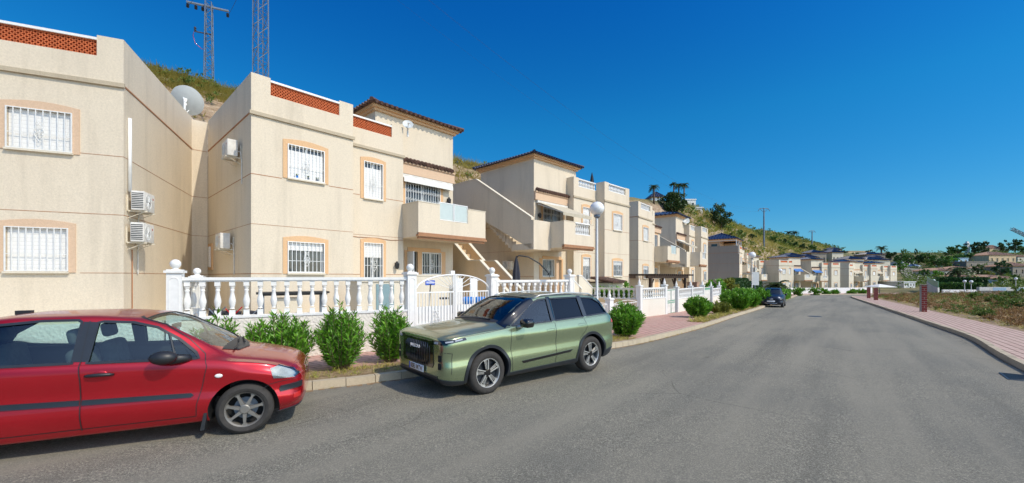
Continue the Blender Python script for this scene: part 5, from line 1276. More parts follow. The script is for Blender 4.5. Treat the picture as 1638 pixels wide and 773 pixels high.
# street lamps
def street_lamp(label, loc, h, R=.22, flat=False):
    r = thing('street_lamp', label, 'street lamp', loc, 0, 'street lamps along the road')
    m = MB(); m.tube([(0, 0, 0), (0, 0, .45), (0, 0, .5), (0, 0, h-2*R)], [.07, .07, .042, .034], 12); m.build('pole', 'grey_bars' if not flat else 'white_old', r, True, 40)
    m = MB(); m.lathe([(.045, h-2*R-.08), (.10, h-2*R-.03), (.10, h-2*R+.03)], n=16); m.build('collar', 'steel', r, True, 40)
    m = MB(); m.sphere((0, 0, h-R), R, 26, 16, .96); m.build('globe', 'globe', r, True)
    return r
lz = road_z(12.7)+.125
street_lamp('street lamp with a white globe rising behind the rear of the green car', (px(955, 12.75), 12.75, lz), 4.15-lz+.12, .225)
street_lamp('street lamp with a white globe beside the dark hedge, left of the navy car', (px(1203, 36), 36, road_z(36)), pz(403, 36)-road_z(36), .30)
street_lamp('street lamp with a small globe in front of the far row of houses, left side', (px(1248, 70), 70, road_z(70)), pz(430, 70)-road_z(70), .3)
sg_ = thing('road_sign', 'pale road sign panel fixed on a post beside the street lamp at the hedge', 'sign', (px(1207.5, 37), 37, road_z(37)))
m = MB(); m.tube([(0, 0, 0), (0, 0, 3.9)], .04, 8); m.build('post', 'steel', sg_); m = MB(); m.box(-.22, .34, -.06, -.03, 1.7, 2.9); m.build('panel', 'dish', sg_)
# pergola
pg = thing('wooden_pergola', 'dark brown wooden pergola behind the white wall and green gate', 'pergola', (px(1037, 25.8), 25.8, 0), radians(48))
gz_ = -.3; PT = 1.9
for (x, y) in ((.3, 0), (2.4, 0), (4.6, 0), (6.6, 0), (.3, 2.6), (6.6, 2.6)):
    m = MB(); m.box(x-.08, x+.08, y-.08, y+.08, gz_, PT-.1); m.tube([(x, y, PT-.75), (x-.55 if x > .5 else x+.55, y, PT-.15)], .05, 4); m.build('post', 'wood_dark', pg)
m = MB(); m.box(-.2, 7.1, -.09, .09, PT-.099, PT+.08); m.build('beam', 'wood_dark', pg); m = MB(); m.box(-.2, 7.1, 2.51, 2.69, PT-.099, PT+.08); m.build('beam', 'wood_dark', pg)
m = MB()
for k in range(20): m.box(0+.365*k, .10+.365*k, -.5, 3.0, PT+.082, PT+.19)
m.build('rafters', 'wood_dark', pg)
for k, (X, col) in enumerate(((1108.5, 'roof_red'), (1118, 'roof_red'))):
    r = thing('garden_screen', ['terracotta garden box left of the pointed pillars under the pergola end', 'terracotta garden box right of the other one behind the white wall'][k], 'box', (px(X, 31), 31.5, -.3), .8); m = MB(); m.box(-.22, .22, -.15, .15, 0, 1.75); m.box(-.26, .26, -.19, .19, 1.752, 1.80); m.build('box', 'roof_red', r)
# garden wall, sign, things behind the gate
gw = thing('garden_wall', 'cream garden wall behind the white gate with a small blue tile sign', 'wall', (px(664, 13.6), 13.6, 0), radians(40))
m = MB(); m.box(0, 1.75, 0, .16, .6, 1.93); m.box(-.02, 1.77, -.02, .18, 1.932, 1.98); m.build('wall', 'stucco_pale', gw); m = MB(); m.box(1.4, 1.56, .001, .159, 1.982, 2.12); m.build('pier', 'white', gw)
m = MB(); m.box(.38, .74, -.012, -.001, 1.62, 1.78); tl_ = m.build('tile_sign', 'plateblue', gw)
m = MB()
for k in range(7): m.box(.42+.042*k, .445+.042*k, -.016, -.0125, 1.67, 1.735)
m.build('lettering', 'plate', tl_)
cb = thing('storage_cabinet', 'low cream outbuilding with a blue grey door behind the right end of the balustrade', 'cabinet', (px(566, 11.7), 12.0, .7), radians(40))
m = MB(); m.box(0, 1.6, 0, .8, 0, 1.05); m.box(-.04, 1.64, -.04, .84, 1.052, 1.09); m.build('body', 'stucco_pale', cb); m = MB(); m.box(.55, 1.12, -.02, -.001, .05, .98); d = m.build('door', 'greybox', cb)
m = MB(); m.box(1.04, 1.07, -.05, -.0205, .42, .52); m.build('handle', 'black', d)
tb = thing('garden_table', 'grey topped table behind the middle of the balustrade', 'table', (px(410, 10.5), 10.5, .7), radians(33))
m = MB(); m.box(0, 1.75, 0, .7, .74, .79); m.box(.05, 1.70, .05, .65, .70, .738); m.build('table_top', 'black', tb)
for (x, y) in ((.15, .1), (1.6, .1), (.15, .6), (1.6, .6)): m = MB(); m.box(x-.03, x+.03, y-.03, y+.03, 0, .699); m.build('leg', 'steel', tb)
m = MB(); m.box(.35, .95, .12, .55, .0, .62); tag(m.build('storage_box', 'stucco_pale'), 'pale storage box under the grey topped table', 'box').matrix_world = Matrix.Translation((px(418, 10.6), 10.6, .702)) @ Matrix.Rotation(radians(33), 4, 'Z')
for k, (X, lb) in enumerate(((325, 'dark folded lounger behind the first balusters'), (352, 'dark folded lounger with a red frame behind the balustrade'), (382, 'dark folded lounger nearest the table'))):
    r = thing('folded_lounger', lb, 'lounger', (px(X, 9.9), 10.0, .70), radians(25+5*k), 'folded loungers behind the balustrade')
    m = MB(); m.prism([(0, .05), (.32, .05), (.36, .30), (.05, .36)], 0, .5, 'y'); m.build('cushion', 'darkcloth', r)
    m = MB(); m.tube([(0, -.02, 0), (.40, -.02, .45)], .014, 5); m.tube([(.38, -.02, 0), (.05, -.02, .42)], .014, 5); m.build('frame', 'redlamp' if k == 1 else 'steel', r)
scb = thing('kick_scooter', 'black electric scooter with a seat standing behind the gate', 'scooter', (px(686, 12.9), 12.9, .7), radians(20))
m = MB(); m.tube([(0, 0, .12), (.05, 0, .95)], .02, 6); m.tube([(.05, -.18, .95), (.05, .18, .95)], .016, 6); m.build('handlebar', 'black', scb)
m = MB(); m.box(-.05, .85, -.07, .07, .10, .14); m.build('deck', 'black', scb)
for X in (-.06, .82): m = MB(); m.lathe([(.11, -.02), (.11, .02)], (X, 0, .11), 14, 'y'); m.build('wheel', 'rubber', scb)
m = MB(); m.box(.35, .62, -.09, .09, .48, .54); m.tube([(.5, 0, .14), (.5, 0, .48)], .02, 6); m.build('seat', 'black', scb)
for k, X in enumerate((748, 768)):
    r = thing('water_drum', ['bright blue plastic drum behind the right gate leaf, left one', 'bright blue plastic drum behind the right gate leaf, right one'][k], 'drum', (px(X, 13.4), 13.6, .98), 0, 'blue drums behind the gate')
    m = MB(); m.lathe([(.001, -.17), (.12, -.17), (.135, -.14), (.135, .14), (.12, .17), (.001, .17)], (0, 0, .12), 18, 'x'); m.build('drum', 'blueplastic', r, True, 40)
    m = MB(); m.box(-.2, .2, -.12, .12, -.28, -.03); m.build('stand', 'white_old', r)
# laundry screens seen through the gate
for k, X in enumerate((727, 752)):
    r = thing('leaning_board', ['white folded panel leaning behind the left gate leaf', 'white folded panel leaning behind the right gate leaf'][k], 'panel', (px(X, 14.2), 14.3, .7), radians(30+10*k)); m = MB(); m.box(0, .3, 0, .04, 0, 1.15); m.build('panel', 'white', r)
# brick gate posts of the empty plot
def brick_post(label, X, Y, h, w, capw=True):
    r = thing('brick_post', label, 'pillar', (X, Y, road_z(Y)+.10), radians(-38), 'brick posts of the empty plot')
    m = MB(); m.box(-w, w, -w, w, -.2, h); m.build('brickwork', 'brick', r)
    if capw: m = MB(); m.box(-w-.06, -w-.002, -w-.02, w, -.2, h-.02); m.build('render_strip', 'concrete_grey', r); m = MB(); m.box(-w-.07, w+.03, -w-.04, w+.03, h+.002, h+.05); m.build('cap', 'concrete_grey', r)
brick_post('nearest brick post beside the right pavement, with a mortar coated left side', px(1478, 24.5), 24.5, 1.62, .12)
brick_post('thin red post farthest away at the bend of the right pavement', px(1389.5, 48), 48, 1.28, .16, False)
brick_post('second red post from the bend, under the pale sunshade', px(1408, 42), 42.5, 1.30, .17, False)
# ------------------------------------------------------------ pylons and cables
def lattice_mast(name, label, loc, h, w0, w1, rz, panels=16, r=.03):
    root = thing(name, label, 'pylon', loc, rz); m = MB()
    def P(c, z): w_ = w0+(w1-w0)*z/h; return (w_/2*(1 if c in (0, 1) else -1), w_/2*(1 if c in (1, 2) else -1), z)
    for c in range(4): m.tube([P(c, 0), P(c, h)], r*1.25, 4)
    m.build('legs', 'steel', root); m = MB()
    for c in range(4):
        d = (c+1) % 4
        for k in range(panels):
            z0, z1 = h*k/panels, h*(k+1)/panels
            m.tube([P(c, z0), P(d, z1)] if k % 2 else [P(d, z0), P(c, z1)], r*.7, 4); m.tube([P(c, z1), P(d, z1)], r*.55, 4)
    m.build('lattice', 'steel', root); return root
p1 = lattice_mast('lattice_pylon', 'lattice steel pylon with a crossarm and insulators on the hill behind the satellite dish', (px(334, 33), 33, 15.3), 8.9, .62, .42, radians(25), 15, .028)
m = MB(); m.box(-1.45, 1.35, -.09, -.04, 8.52, 8.62); m.box(-1.45, 1.35, .04, .09, 8.52, 8.62); m.build('crossarm', 'steel', p1)
for x in (-1.38, -.85, -.4, 1.28):
    m = MB(); m.lathe([(.03, 0), (.12, .06), (.05, .1), (.13, .17), (.05, .22), (.12, .28), (.03, .36)], (x, 0, 8.1 if x < 1 else 8.05), 8); m.build('insulator', 'insulator', p1)
m = MB(); m.box(-.95, .2, -.04, .04, 6.3, 6.37); m.box(-.3, .9, -.04, .04, 2.1, 2.16); m.lathe([(.05, 0), (.10, .06), (.05, .15), (.10, .22), (.04, .34)], (-.9, 0, 6.37), 8); m.build('bracket', 'insulator', p1)
m = MB(); m.tube([(-.9, 0, 6.5), (-1.05, 0, 6.0), (-.9, 0, 5.4), (-.5, 0, 5.05), (-.3, 0, 5.0)], .022, 5); m.build('red_cable', 'redlamp', p1, True)
p2 = lattice_mast('lattice_pylon', 'nearer lattice steel pylon rising out of frame right behind the roof corner', (px(417, 22), 22, 7.5), 20, .56, .48, radians(60), 30, .026)
# iron covers in the road
def cover(name, label, X, Y, rz, sx, sy, rnd):
    r = thing(name, label, 'drain' if not rnd else 'manhole', (X, Y, road_z(Y)), rz)
    m = MB()
    if rnd: m.lathe([(sx, .001), (sx, .008), (sx-.03, .009)], n=28)
    else:
        for q in ((-sx, sx, -sy, -sy+.03), (-sx, sx, sy-.03, sy), (-sx, -sx+.03, -sy+.03, sy-.03), (sx-.03, sx, -sy+.03, sy-.03)): m.box(*q, .001, .009)
    f = m.build('frame', 'black', r); m = MB()
    if rnd: m.lathe([(sx-.035, .004), (sx-.035, .007)], n=28)
    else:
        n = 9
        for k in range(n): X0 = -sx+.04+(2*sx-.08)*k/n; m.box(X0, X0+.035, -sy+.03, sy-.03, .002, .007)
    m.build('grating' if not rnd else 'lid', 'steel' if rnd else 'black', r)
    if not rnd: m = MB(); m.box(-sx+.03, sx-.03, -sy+.03, sy-.03, .0008, .0015); m.build('gully', 'dark', r)
cover('road_drain', 'dark rectangular drain grating beside the right kerb at the edge of the photo', 9.72, 7.75, radians(48), .38, .22, False)
cover('manhole_cover', 'round manhole cover in the middle of the road beyond the navy car', px(1303, 22.5), 22.5, 0, .33, .33, True)
cover('manhole_cover', 'round manhole cover in the road right of the green car', px(1120, 9.4), 9.4, 0, .30, .30, True) if False else None
# ------------------------------------------------------------ placing on the terrain through a sight line
def place(x, y, z0=40, z1=420):
    Z = z0; k = (x-CX)/F_PX; best = None
    while Z < z1:
        h = height(k*Z, Z); yy = HY-(h-1.9)/Z*F_PX
        if yy <= y: return Vector((k*Z, Z, h))
        Z += 1.0
    return Vector((k*z1, z1, height(k*z1, z1)))
def at(x, Z): X = px(x, Z); return Vector((X, Z, height(X, Z)))
# ------------------------------------------------------------ foliage
def rnd_dir():
    while True:
        v = Vector((random.uniform(-1, 1), random.uniform(-1, 1), random.uniform(-1, 1)))
        if .05 < v.length < 1: return v.normalized()
def leaf_quad(mb, p, d, L, W, mat=None):
    s = d.cross(rnd_dir())
    if s.length < .05: return
    s = s.normalized()*W; q = d*L
    mb.F([mb.V(p), mb.V(p+q*.45+s), mb.V(p+q), mb.V(p+q*.45-s)], mat)
def oleander_mesh(seed, w=.5, h=.95, stems=46, leaf=.12, lw=.0135, name='foliage'):
    random.seed(seed); mb = MB(); st = MB(); stems = int(stems*1.5)
    for k in range(stems):
        a = random.uniform(0, 2*pi); f = sqrt(random.random()); top = Vector((cos(a)*f*w, sin(a)*f*w, h*(1-.40*f*f)*random.uniform(.80, 1.10)))
        if k % 9 == 0: top.z *= 1.12
        b = Vector((cos(a)*f*w*.25, sin(a)*f*w*.25, 0)); mid = b.lerp(top, .5)+Vector((cos(a)*f*w*.16, sin(a)*f*w*.16, -.02))
        pts = []
        for i in range(9): t = i/8; pts.append(b*(1-t)**2+mid*2*t*(1-t)+top*t*t)
        st.tube(pts[::2], [.009, .008, .006, .005, .004], 4)
        n = max(9, int(top.length*17))
        for i in range(n):
            t = .10+.90*(i+random.random()*.5)/n; j = min(7, int(t*8)); p = pts[j].lerp(pts[j+1], t*8-j) if t < 1 else pts[8]
            ax = (pts[j+1]-pts[j]).normalized()
            for q in range(3):
                r = rnd_dir(); r = (r-ax*r.dot(ax)).normalized(); d = (ax*random.uniform(.5, 1.1)+r*.75).normalized()
                leaf_quad(mb, p, d, leaf*random.uniform(.7, 1.25), lw*random.uniform(.8, 1.2))
    return mb, st
def oleander(label, loc, seed, w, h, stems=46, leaf=.12, lw=.0135, rz=0, group='oleander bushes along the kerb', mat='oleander'):
    mb, st = oleander_mesh(seed, w, h, stems, leaf, lw); r = thing('oleander_bush', label, 'bush', loc, rz, group)
    mb.build('foliage', mat, r, recalc=False); st.build('stems', 'bark', r, recalc=False); return r
def on_pave(x, Y, d=.13): return (px(x, Y), Y, road_z(Y)+d)
oleander('sparse low oleander behind the bonnet of the red car', on_pave(352, 7.6), 1, .55, 1.0, 30, .14, .014)
oleander('second oleander, broad and bushy, right of the red car bonnet', on_pave(447, 7.55), 2, .66, 1.04, 92, .13, .014)
oleander('third oleander with one tall shoot, in the gap between the two cars', on_pave(546, 8.0), 3, .50, 1.12, 74, .13, .014)
oleander('oleander close to the grille of the green car', on_pave(624, 8.75), 4, .47, 1.06, 64, .13, .014)
oleander('round oleander just behind the rear bumper of the green car', on_pave(1000, 13.0), 5, .62, .98, 90, .15, .020)
oleander('round isolated oleander on the pink pavement', on_pave(1116, 20.3), 6, .68, .98, 80, .17, .026)
oleander('pale weedy bush at the kerb right of the isolated oleander', on_pave(1152, 23.0), 7, .62, .62, 50, .17, .024, mat='hedge_yellow')
oleander('large oleander at the kerb, first of the row of three before the navy car', on_pave(1178, 26.0), 8, 1.0, 1.28, 90, .20, .034)
oleander('middle oleander of the row of three before the navy car', on_pave(1197, 28.8), 9, .8, 1.25, 70, .20, .034)
oleander('oleander next to the left side of the navy car', on_pave(1215, 32.2), 10, .85, 1.25, 70, .22, .036)
def cloud(mb, c, rx, ry, rz_, n, leafL, leafW, shell=.55, up=0., mat=None, clumps=None):
    c = Vector(c); cl = clumps or max(6, n//45)
    cs = []
    for k in range(cl):
        d = rnd_dir(); f = random.uniform(shell, 1.0); cs.append((Vector((d.x*rx*f, d.y*ry*f, d.z*rz_*f)), random.uniform(.16, .34)))
    for k in range(n):
        cc, cr = random.choice(cs); d = rnd_dir()*random.random()**.4
        p = c+cc+Vector((d.x*rx*cr, d.y*ry*cr, d.z*rz_*cr*.9)); dd = (rnd_dir()+Vector((0, 0, up))+cc.normalized()*.5).normalized()
        leaf_quad(mb, p, dd, leafL*random.uniform(.6, 1.3), leafW*random.uniform(.6, 1.2), mat)
def tree(name, label, loc, h, w, mat='tree', trunk=.3, n=1400, group=None, cat='tree', leafk=1.0, seed=None, flat=.5):
    if seed: random.seed(seed)
    r = thing(name, label, cat, loc, random.uniform(0, 6), group); L = w*.11*leafk
    mb = MB(); ch = h*(1-trunk); cloud(mb, (0, 0, h*trunk+ch*.5), w/2*.9, w/2*.9, ch*flat, n, L, L*.38, .35, .3); mb.build('crown', mat, r, recalc=False)
    t = MB(); t.tube([(0, 0, -.4), (.04*w, 0, h*trunk*.6), (0, 0, h*trunk*1.3), (.02*w, 0, h*.75)], [.05*w, .035*w, .025*w, .01*w], 7)
    for k in range(6): a = k*1.1; t.tube([(0, 0, h*trunk*(.8+.1*k)), (w*.3*cos(a), w*.3*sin(a), h*trunk+ch*(.3+.07*k))], [.02*w, .006*w], 5)
    t.build('trunk', 'bark', r, recalc=False); return r
def palm(label, loc, h, R, n=26, group=None, mat='palm', trunkr=.16, droop=1.0):
    r = thing('palm_tree', label, 'palm', loc, random.uniform(0, 6), group)
    t = MB(); t.tube([(0, 0, -.3), (.05, 0, h*.5), (0, 0, h-R*.3)], [trunkr*1.3, trunkr, trunkr*.9], 8); t.build('trunk', 'bark', r, True, recalc=False)
    m = MB()
    for k in range(n):
        a = 2*pi*k/n*2.4; e = random.uniform(-.5, 1.1); P = []
        for i in range(9): t_ = i/8; P.append(Vector((cos(a)*R*t_*cos(e*.6), sin(a)*R*t_*cos(e*.6), h-R*.3+R*(sin(e)*t_-droop*.55*t_*t_))))
        m.tube(P[::2], .018*R, 3)
        for i in range(1, 9):
            for q in (0, .5):
                p = P[i-1].lerp(P[i], q); ax = (P[i]-P[i-1]).normalized(); sd = ax.cross(Vector((0, 0, 1))).normalized()
                for s in (-1, 1): leaf_quad(m, p, (ax*.6+sd*s+Vector((0, 0, -.25))).normalized(), R*.34*(1-.4*i/8), R*.03)
    m.build('fronds', mat, r, recalc=False); return r
# ------------------------------------------------------------ hillside trees
random.seed(21)
def hp(x, y, ypx_h, z0=60): p = place(x, y, z0); return p, ypx_h/F_PX*p.y
P = place(1077, 346, 60); tree('pine_tree', 'large dark green pine on the hill above the blue roofed house, below the three palms', P-Vector((0, 0, .5)), pz(304, P.y)-P.z, 43/F_PX*P.y, 'pine', .12, 3800, leafk=.62, seed=31)
P = place(1153, 368, 70); tree('pine_tree', 'rounded pine standing alone on the ridge left of the power pole', P-Vector((0, 0, .5)), pz(323, P.y)-P.z, 34/F_PX*P.y, 'pine', .12, 2600, leafk=.7, seed=33)
for x, y, Z, lb in ((1046, 295, 84, 'leftmost palm on the hill, standing apart from the trio'), (1078, 292, 96, 'left palm of the hilltop trio'), (1086, 293, 97, 'middle palm of the hilltop trio'), (1094.5, 293, 96, 'right palm of the hilltop trio')):
    P = at(x, Z); palm(lb, P-Vector((0, 0, .3)), pz(y, Z)-P.z+.3, 1.15, 30, 'palms on the hilltop', trunkr=.17, droop=1.2)
for i, (x, y1, y0, wp, mt) in enumerate(((1186, 382, 366, 15, 'tree'), (1203, 384, 371, 13, 'pine'), (1236, 389, 376, 15, 'tree'), (1250, 392, 380, 14, 'pine'), (1268, 397, 383, 16, 'tree'), (1283, 400, 388, 15, 'pine'), (1300, 402, 391, 14, 'tree'), (1322, 408, 397, 14, 'pine'), (1170, 384, 371, 12, 'pine'))):
    P = place(x, y1, 90)
    tree('hill_tree', ['dark tree on the slope just right of the lone pine', 'second tree right of the lone pine, below the cable', 'bushy tree below the left red roofed villa', 'dark tree below the right red roofed villa', 'bushy tree under the distant ridge palms', 'dark tree between ridge palms and far power pole', 'bushy tree at the foot of the far power pole', 'dark tree at the low end of the ridge', 'small dark tree above the grey walled house'][i], P-Vector((0, 0, .3)), max(2.0, pz(y0, P.y)-P.z), wp/F_PX*P.y, mt, .12, 800, 'trees on the ridge slope')
for i, (x, Z) in enumerate(((1261, 205), (1270.5, 206))): P = at(x, Z); palm(['small distant palm on the ridge beside the red roofed villas, left one', 'small distant palm on the ridge beside the red roofed villas, right one'][i], P, pz(370, Z)-P.z, 2.2, 22, 'distant ridge palms', trunkr=.25)
P = at(1410, 200); palm('single palm on the skyline above the far row of houses', P, pz(394, 200)-P.z, 2.6, 26, trunkr=.3)
palm('small bushy palm in the garden left of the far row of houses', (px(1241, 60), 60, road_z(60)), 2.3, 2.0, 30, trunkr=.22)
def villa(label, p, w, d, h, roof, wall='white', ang=0., rise=1.2, win=3, name='villa', flatroof=False, zdrop=2.):
    r = thing(name, label, 'house', (p.x, p.y, p.z), ang)
    hs_ = [(w*(k+.3)/win, w*(k+.7)/win, h*.35, h*.72) for k in range(win)]
    m = MB(); m.wall(0, w, -zdrop, h, 0, hs_, .2); m.poly([(0, 0, -zdrop), (0, d, -zdrop), (0, d, h), (0, 0, h)]); m.poly([(w, 0, -zdrop), (w, d, -zdrop), (w, d, h), (w, 0, h)]); m.poly([(0, 0, h), (w, 0, h), (w, d, h), (0, d, h)]); m.poly([(0, d, -zdrop), (w, d, -zdrop), (w, d, h), (0, d, h)]); m.build('wall', wall, r, recalc=False)
    for q in hs_:
        m = MB(); m.box(q[0], q[1], .16, .2, q[2], q[3]); m.build('window', 'houseglass', r)
    if flatroof: m = MB(); m.box(-.15, w+.15, -.15, d+.15, h+.002, h+.25); m.build('roof', wall, r)
    else: hip_roof(None, r, 0, w, 0, d, h+.22, rise, roof, 1)
    return r
def vpx(label, x0, x1, ytop, Z, roof, wall='white', h=None, rise=None, dep=6, ang=0., win=3, flatroof=False, base=None):
    if base is not None: Z = place((x0+x1)/2, base, 75).y
    X0, X1 = px(x0, Z), px(x1, Z); zt = pz(ytop, Z); g = min(height(X0, Z), height(X1, Z))
    if base is not None: rise = .28*(zt-g); dep = 9
    rise = rise if rise is not None else 1.2; hh = max(1.5, zt-g-(0 if flatroof else rise))
    return villa(label, Vector((X0, Z, g)), (X1-X0)/max(.6, cos(ang)), dep, hh, roof, wall, ang, rise, win, flatroof=flatroof)
vpx('white villa with blue roof on the hill, left of the big pine', 1043, 1062, 318, 96, 'roof_blue', rise=1.5)
vpx('white flat roofed villa on the hill right of the big pine', 1094, 1113, 320, 110, 'roof_red', flatroof=True, win=2)
vpx('low white terrace wall house under the hilltop villa', 1098, 1124, 333, 104, 'roof_red', flatroof=True, win=2)
vpx('white villa with red roof on the distant ridge, left of two', 1213, 1232, 366, 205, 'roof_red', rise=2)
vpx('white villa with red roof on the distant ridge, right of two', 1233, 1252, 370, 207, 'roof_red', rise=2)
for i, (x0, x1, y, Z, wm) in enumerate(((1262, 1286, 405.5, 112, 'stucco_pale'), (1287, 1307, 407.5, 116, 'stucco_pale'), (1298, 1322, 400.5, 132, 'stucco_grey'), (1331, 1349, 400, 140, 'stucco_pale'), (1333, 1345, 396.5, 158, 'stucco_pale'), (1358, 1382, 410.5, 128, 'stucco_pale'), (1387, 1424, 412, 135, 'stucco_pale'), (1386, 1416, 404, 165, 'stucco_grey'), (1400, 1412, 409, 150, 'stucco_pale'))):
    vpx('blue hip roofed house %s behind the far row' % ['far left', 'second from left', 'with grey walls and broad roof', 'tall one right of the sloping stair', 'highest of the pair on the slope', 'low one above the shaded side wall', 'wide one on the right', 'grey and broad on the slope at right', 'small one between the right roofs'][i], x0, x1, y, Z, 'roof_blue', wm, rise=1.0, win=3)
vpx('sand coloured wall building on the skyline above the far row', 1357, 1392, 402, 250, 'roof_red', 'stucco_warm', flatroof=True, win=1)
# right hand valley
vpx('low house with a terracotta roof in the valley beside the palm', 1500, 1524, 430, 112, 'roof_red', 'stucco_pale', rise=1.6, base=444)
vpx('terracotta roofed bungalow in the valley right of the palm', 1528, 1562, 427, 135, 'roof_red', 'stucco_pale', rise=2, base=441)
vpx('pale grey flat building in the valley above the terracotta roofs', 1533, 1549, 413.5, 170, 'roof_red', 'skyblue', flatroof=True, win=2, base=423)
vpx('long grey walled building in the valley above the terracotta roofs', 1546, 1596, 419, 160, 'roof_red', 'stucco_grey', flatroof=True, win=4, base=431)
vpx('large yellow villa with a tan roof near the right edge', 1582, 1625, 403, 168, 'roof_red', 'stucco_warm', rise=3.5, win=5, base=424)
vpx('red roofed villa on the skyline at the right', 1583, 1603, 392, 240, 'roof_red', 'stucco_warm', rise=2.5, win=2, base=404)
vpx('cream house at the right edge behind the long low wall', 1620, 1650, 420, 105, 'roof_red', 'stucco_grey', rise=1.5, win=3, base=444)
vpx('small pink roofed house in the valley behind the long low wall', 1582, 1612, 441, 98, 'roof_red', 'stucco_pale', rise=1.3, win=3, base=453)
vpx('white outbuilding with red doors beside the climbing road', 1444, 1462, 419, 196, 'roof_red', 'white', flatroof=True, win=2, base=426.5)
vpx('white building cluster below the climbing road', 1446, 1464, 452, 92, 'roof_red', 'white', flatroof=True, win=4, base=461)
for i, (x0, x1, yt, yb, wm, lb) in enumerate(((1566, 1580, 428, 437, 'white', 'small white house left of the yellow villa in the valley'), (1604, 1622, 428, 440, 'stucco_pale', 'pale house below the yellow villa in the valley'), (1512, 1524, 421, 429, 'white', 'tiny white house above the terracotta bungalow'), (1628, 1644, 408, 420, 'stucco_pale', 'pale house at the right edge above the cream one'), (1478, 1490, 412, 419, 'white', 'tiny white house above the climbing road'), (1566, 1584, 411, 419, 'white', 'white terrace block left of the yellow villa'), (1540, 1556, 443, 451, 'stucco_pale', 'pale cottage right of the valley palm'), (1604, 1616, 446, 455, 'white', 'white garage behind the long low wall'))):
    vpx(lb, x0, x1, yt, 120, 'roof_red', wm, win=2, base=yb)
tw_ = thing('white_tower', 'slim white tower on the skyline between the dark trees', 'tower', at(1547, 250)); zt = pz(388.5, 250)-tw_.location.z
m = MB(); m.box(-.8, .8, -.8, .8, -2, zt); m.build('shaft', 'white', tw_); m = MB(); m.box(-.5, .5, -.5, .5, zt+.002, zt+.8); m.build('top', 'white', tw_)
vt = [(1532, 393, 408, 175, 26, 'tree'), (1561, 386, 408, 178, 30, 'pine'), (1573, 393, 410, 172, 18, 'pine'), (1606, 383, 403, 200, 22, 'pine'), (1625, 383, 405, 195, 22, 'pine'), (1638, 393, 410, 185, 16, 'tree'), (1516, 400, 412, 165, 12, 'tree'),
      (1443, 402, 425, 165, 26, 'tree'), (1453, 405, 428, 150, 20, 'tree'), (1470, 403, 424, 200, 24, 'pine'), (1484, 405, 425, 190, 24, 'tree'), (1500, 410, 430, 160, 24, 'tree'), (1512, 411, 432, 155, 20, 'tree'), (1438, 416, 436, 120, 16, 'tree'),
      (1478, 429, 450, 100, 16, 'tree'), (1499, 433, 447, 105, 16, 'oleander'), (1548, 438, 450, 92, 14, 'oleander'), (1566, 421, 447, 118, 18, 'pine'), (1602, 418, 447, 112, 24, 'hedge'), (1597, 444, 456, 80, 18, 'tree'), (1622, 440, 460, 74, 16, 'tree'), (1582, 432, 452, 96, 12, 'hedge_yellow'),
      (1342, 402, 415, 185, 20, 'pine'), (1425, 402, 418, 190, 20, 'pine'), (1392, 400, 412, 210, 14, 'pine'), (1465, 399, 410, 230, 8, 'pine'), (1370, 404, 414, 200, 14, 'tree'), (1538, 406, 420, 160, 30, 'tree'), (1520, 409, 424, 158, 22, 'oleander'), (1552, 408, 420, 165, 24, 'tree'), (1490, 412, 428, 170, 22, 'scrub'), (1517, 420, 434, 140, 14, 'scrub'), (1432, 425, 440, 110, 12, 'oleander'), (1446, 421, 436, 118, 14, 'oleander')]
pos_words = ['dark', 'rounded', 'broad', 'tall', 'low', 'bushy', 'loose', 'dense']
lab = ['tree left of the slim white tower', 'big tree right of the slim white tower', 'smaller tree leaning right of the big one by the tower', 'left tree of the dark pair at the right edge skyline', 'right tree of the dark pair at the right edge skyline', 'tree at the very right edge on the skyline', 'low tree on the brown ridge left of the tower',
       'dense tree above the white outbuilding, right of the far row', 'bushy tree just left of the climbing road', 'dark tree above the top of the climbing road', 'broad tree right above the parked far car', 'tree in the middle of the slope right of the climbing road', 'tree on the slope above the valley palm', 'small tree beside the last house of the far row',
       'round street tree at the foot of the climbing road', 'bright green tree left of the terracotta roofs', 'bright green tree right of the valley palm', 'dark tree among the terracotta roofs', 'conical evergreen in front of the yellow villa', 'green tree over the hedge behind the long low wall', 'dark tree in front of the cream house at the right edge', 'yellowish tree left of the conical evergreen',
       'dark tree on the skyline above the far row centre', 'dark tree right of the skyline palm', 'dark tree just left of the skyline palm', 'tiny tree alone on the brown skyline', 'tree beside the sand coloured wall on the skyline', 'wide tree mass below the slim white tower', 'bright green crown below the tower trees', 'green crown under the big tower tree', 'greyish tree on the slope below the brown ridge', 'greyish bush tree above the valley palm', 'bright tree at the right end of the far row', 'bright tree beside the white outbuilding']
for i, (x, y0, y1, Z, wp, mt) in enumerate(vt):
    P = place(x, y1, 72); Z = P.y; h = max(2.0, pz(y0, Z)-P.z)
    tree('valley_tree' if mt != 'pine' else 'pine_tree', lab[i], P, h, wp/F_PX*Z, mt, .18, 700, 'trees across the valley', leafk=1.0)
P = at(1534, 96); palm('leaning date palm among the terracotta roofs of the valley', P, pz(426, 96)-P.z, 2.6, 30, trunkr=.35, droop=1.5)
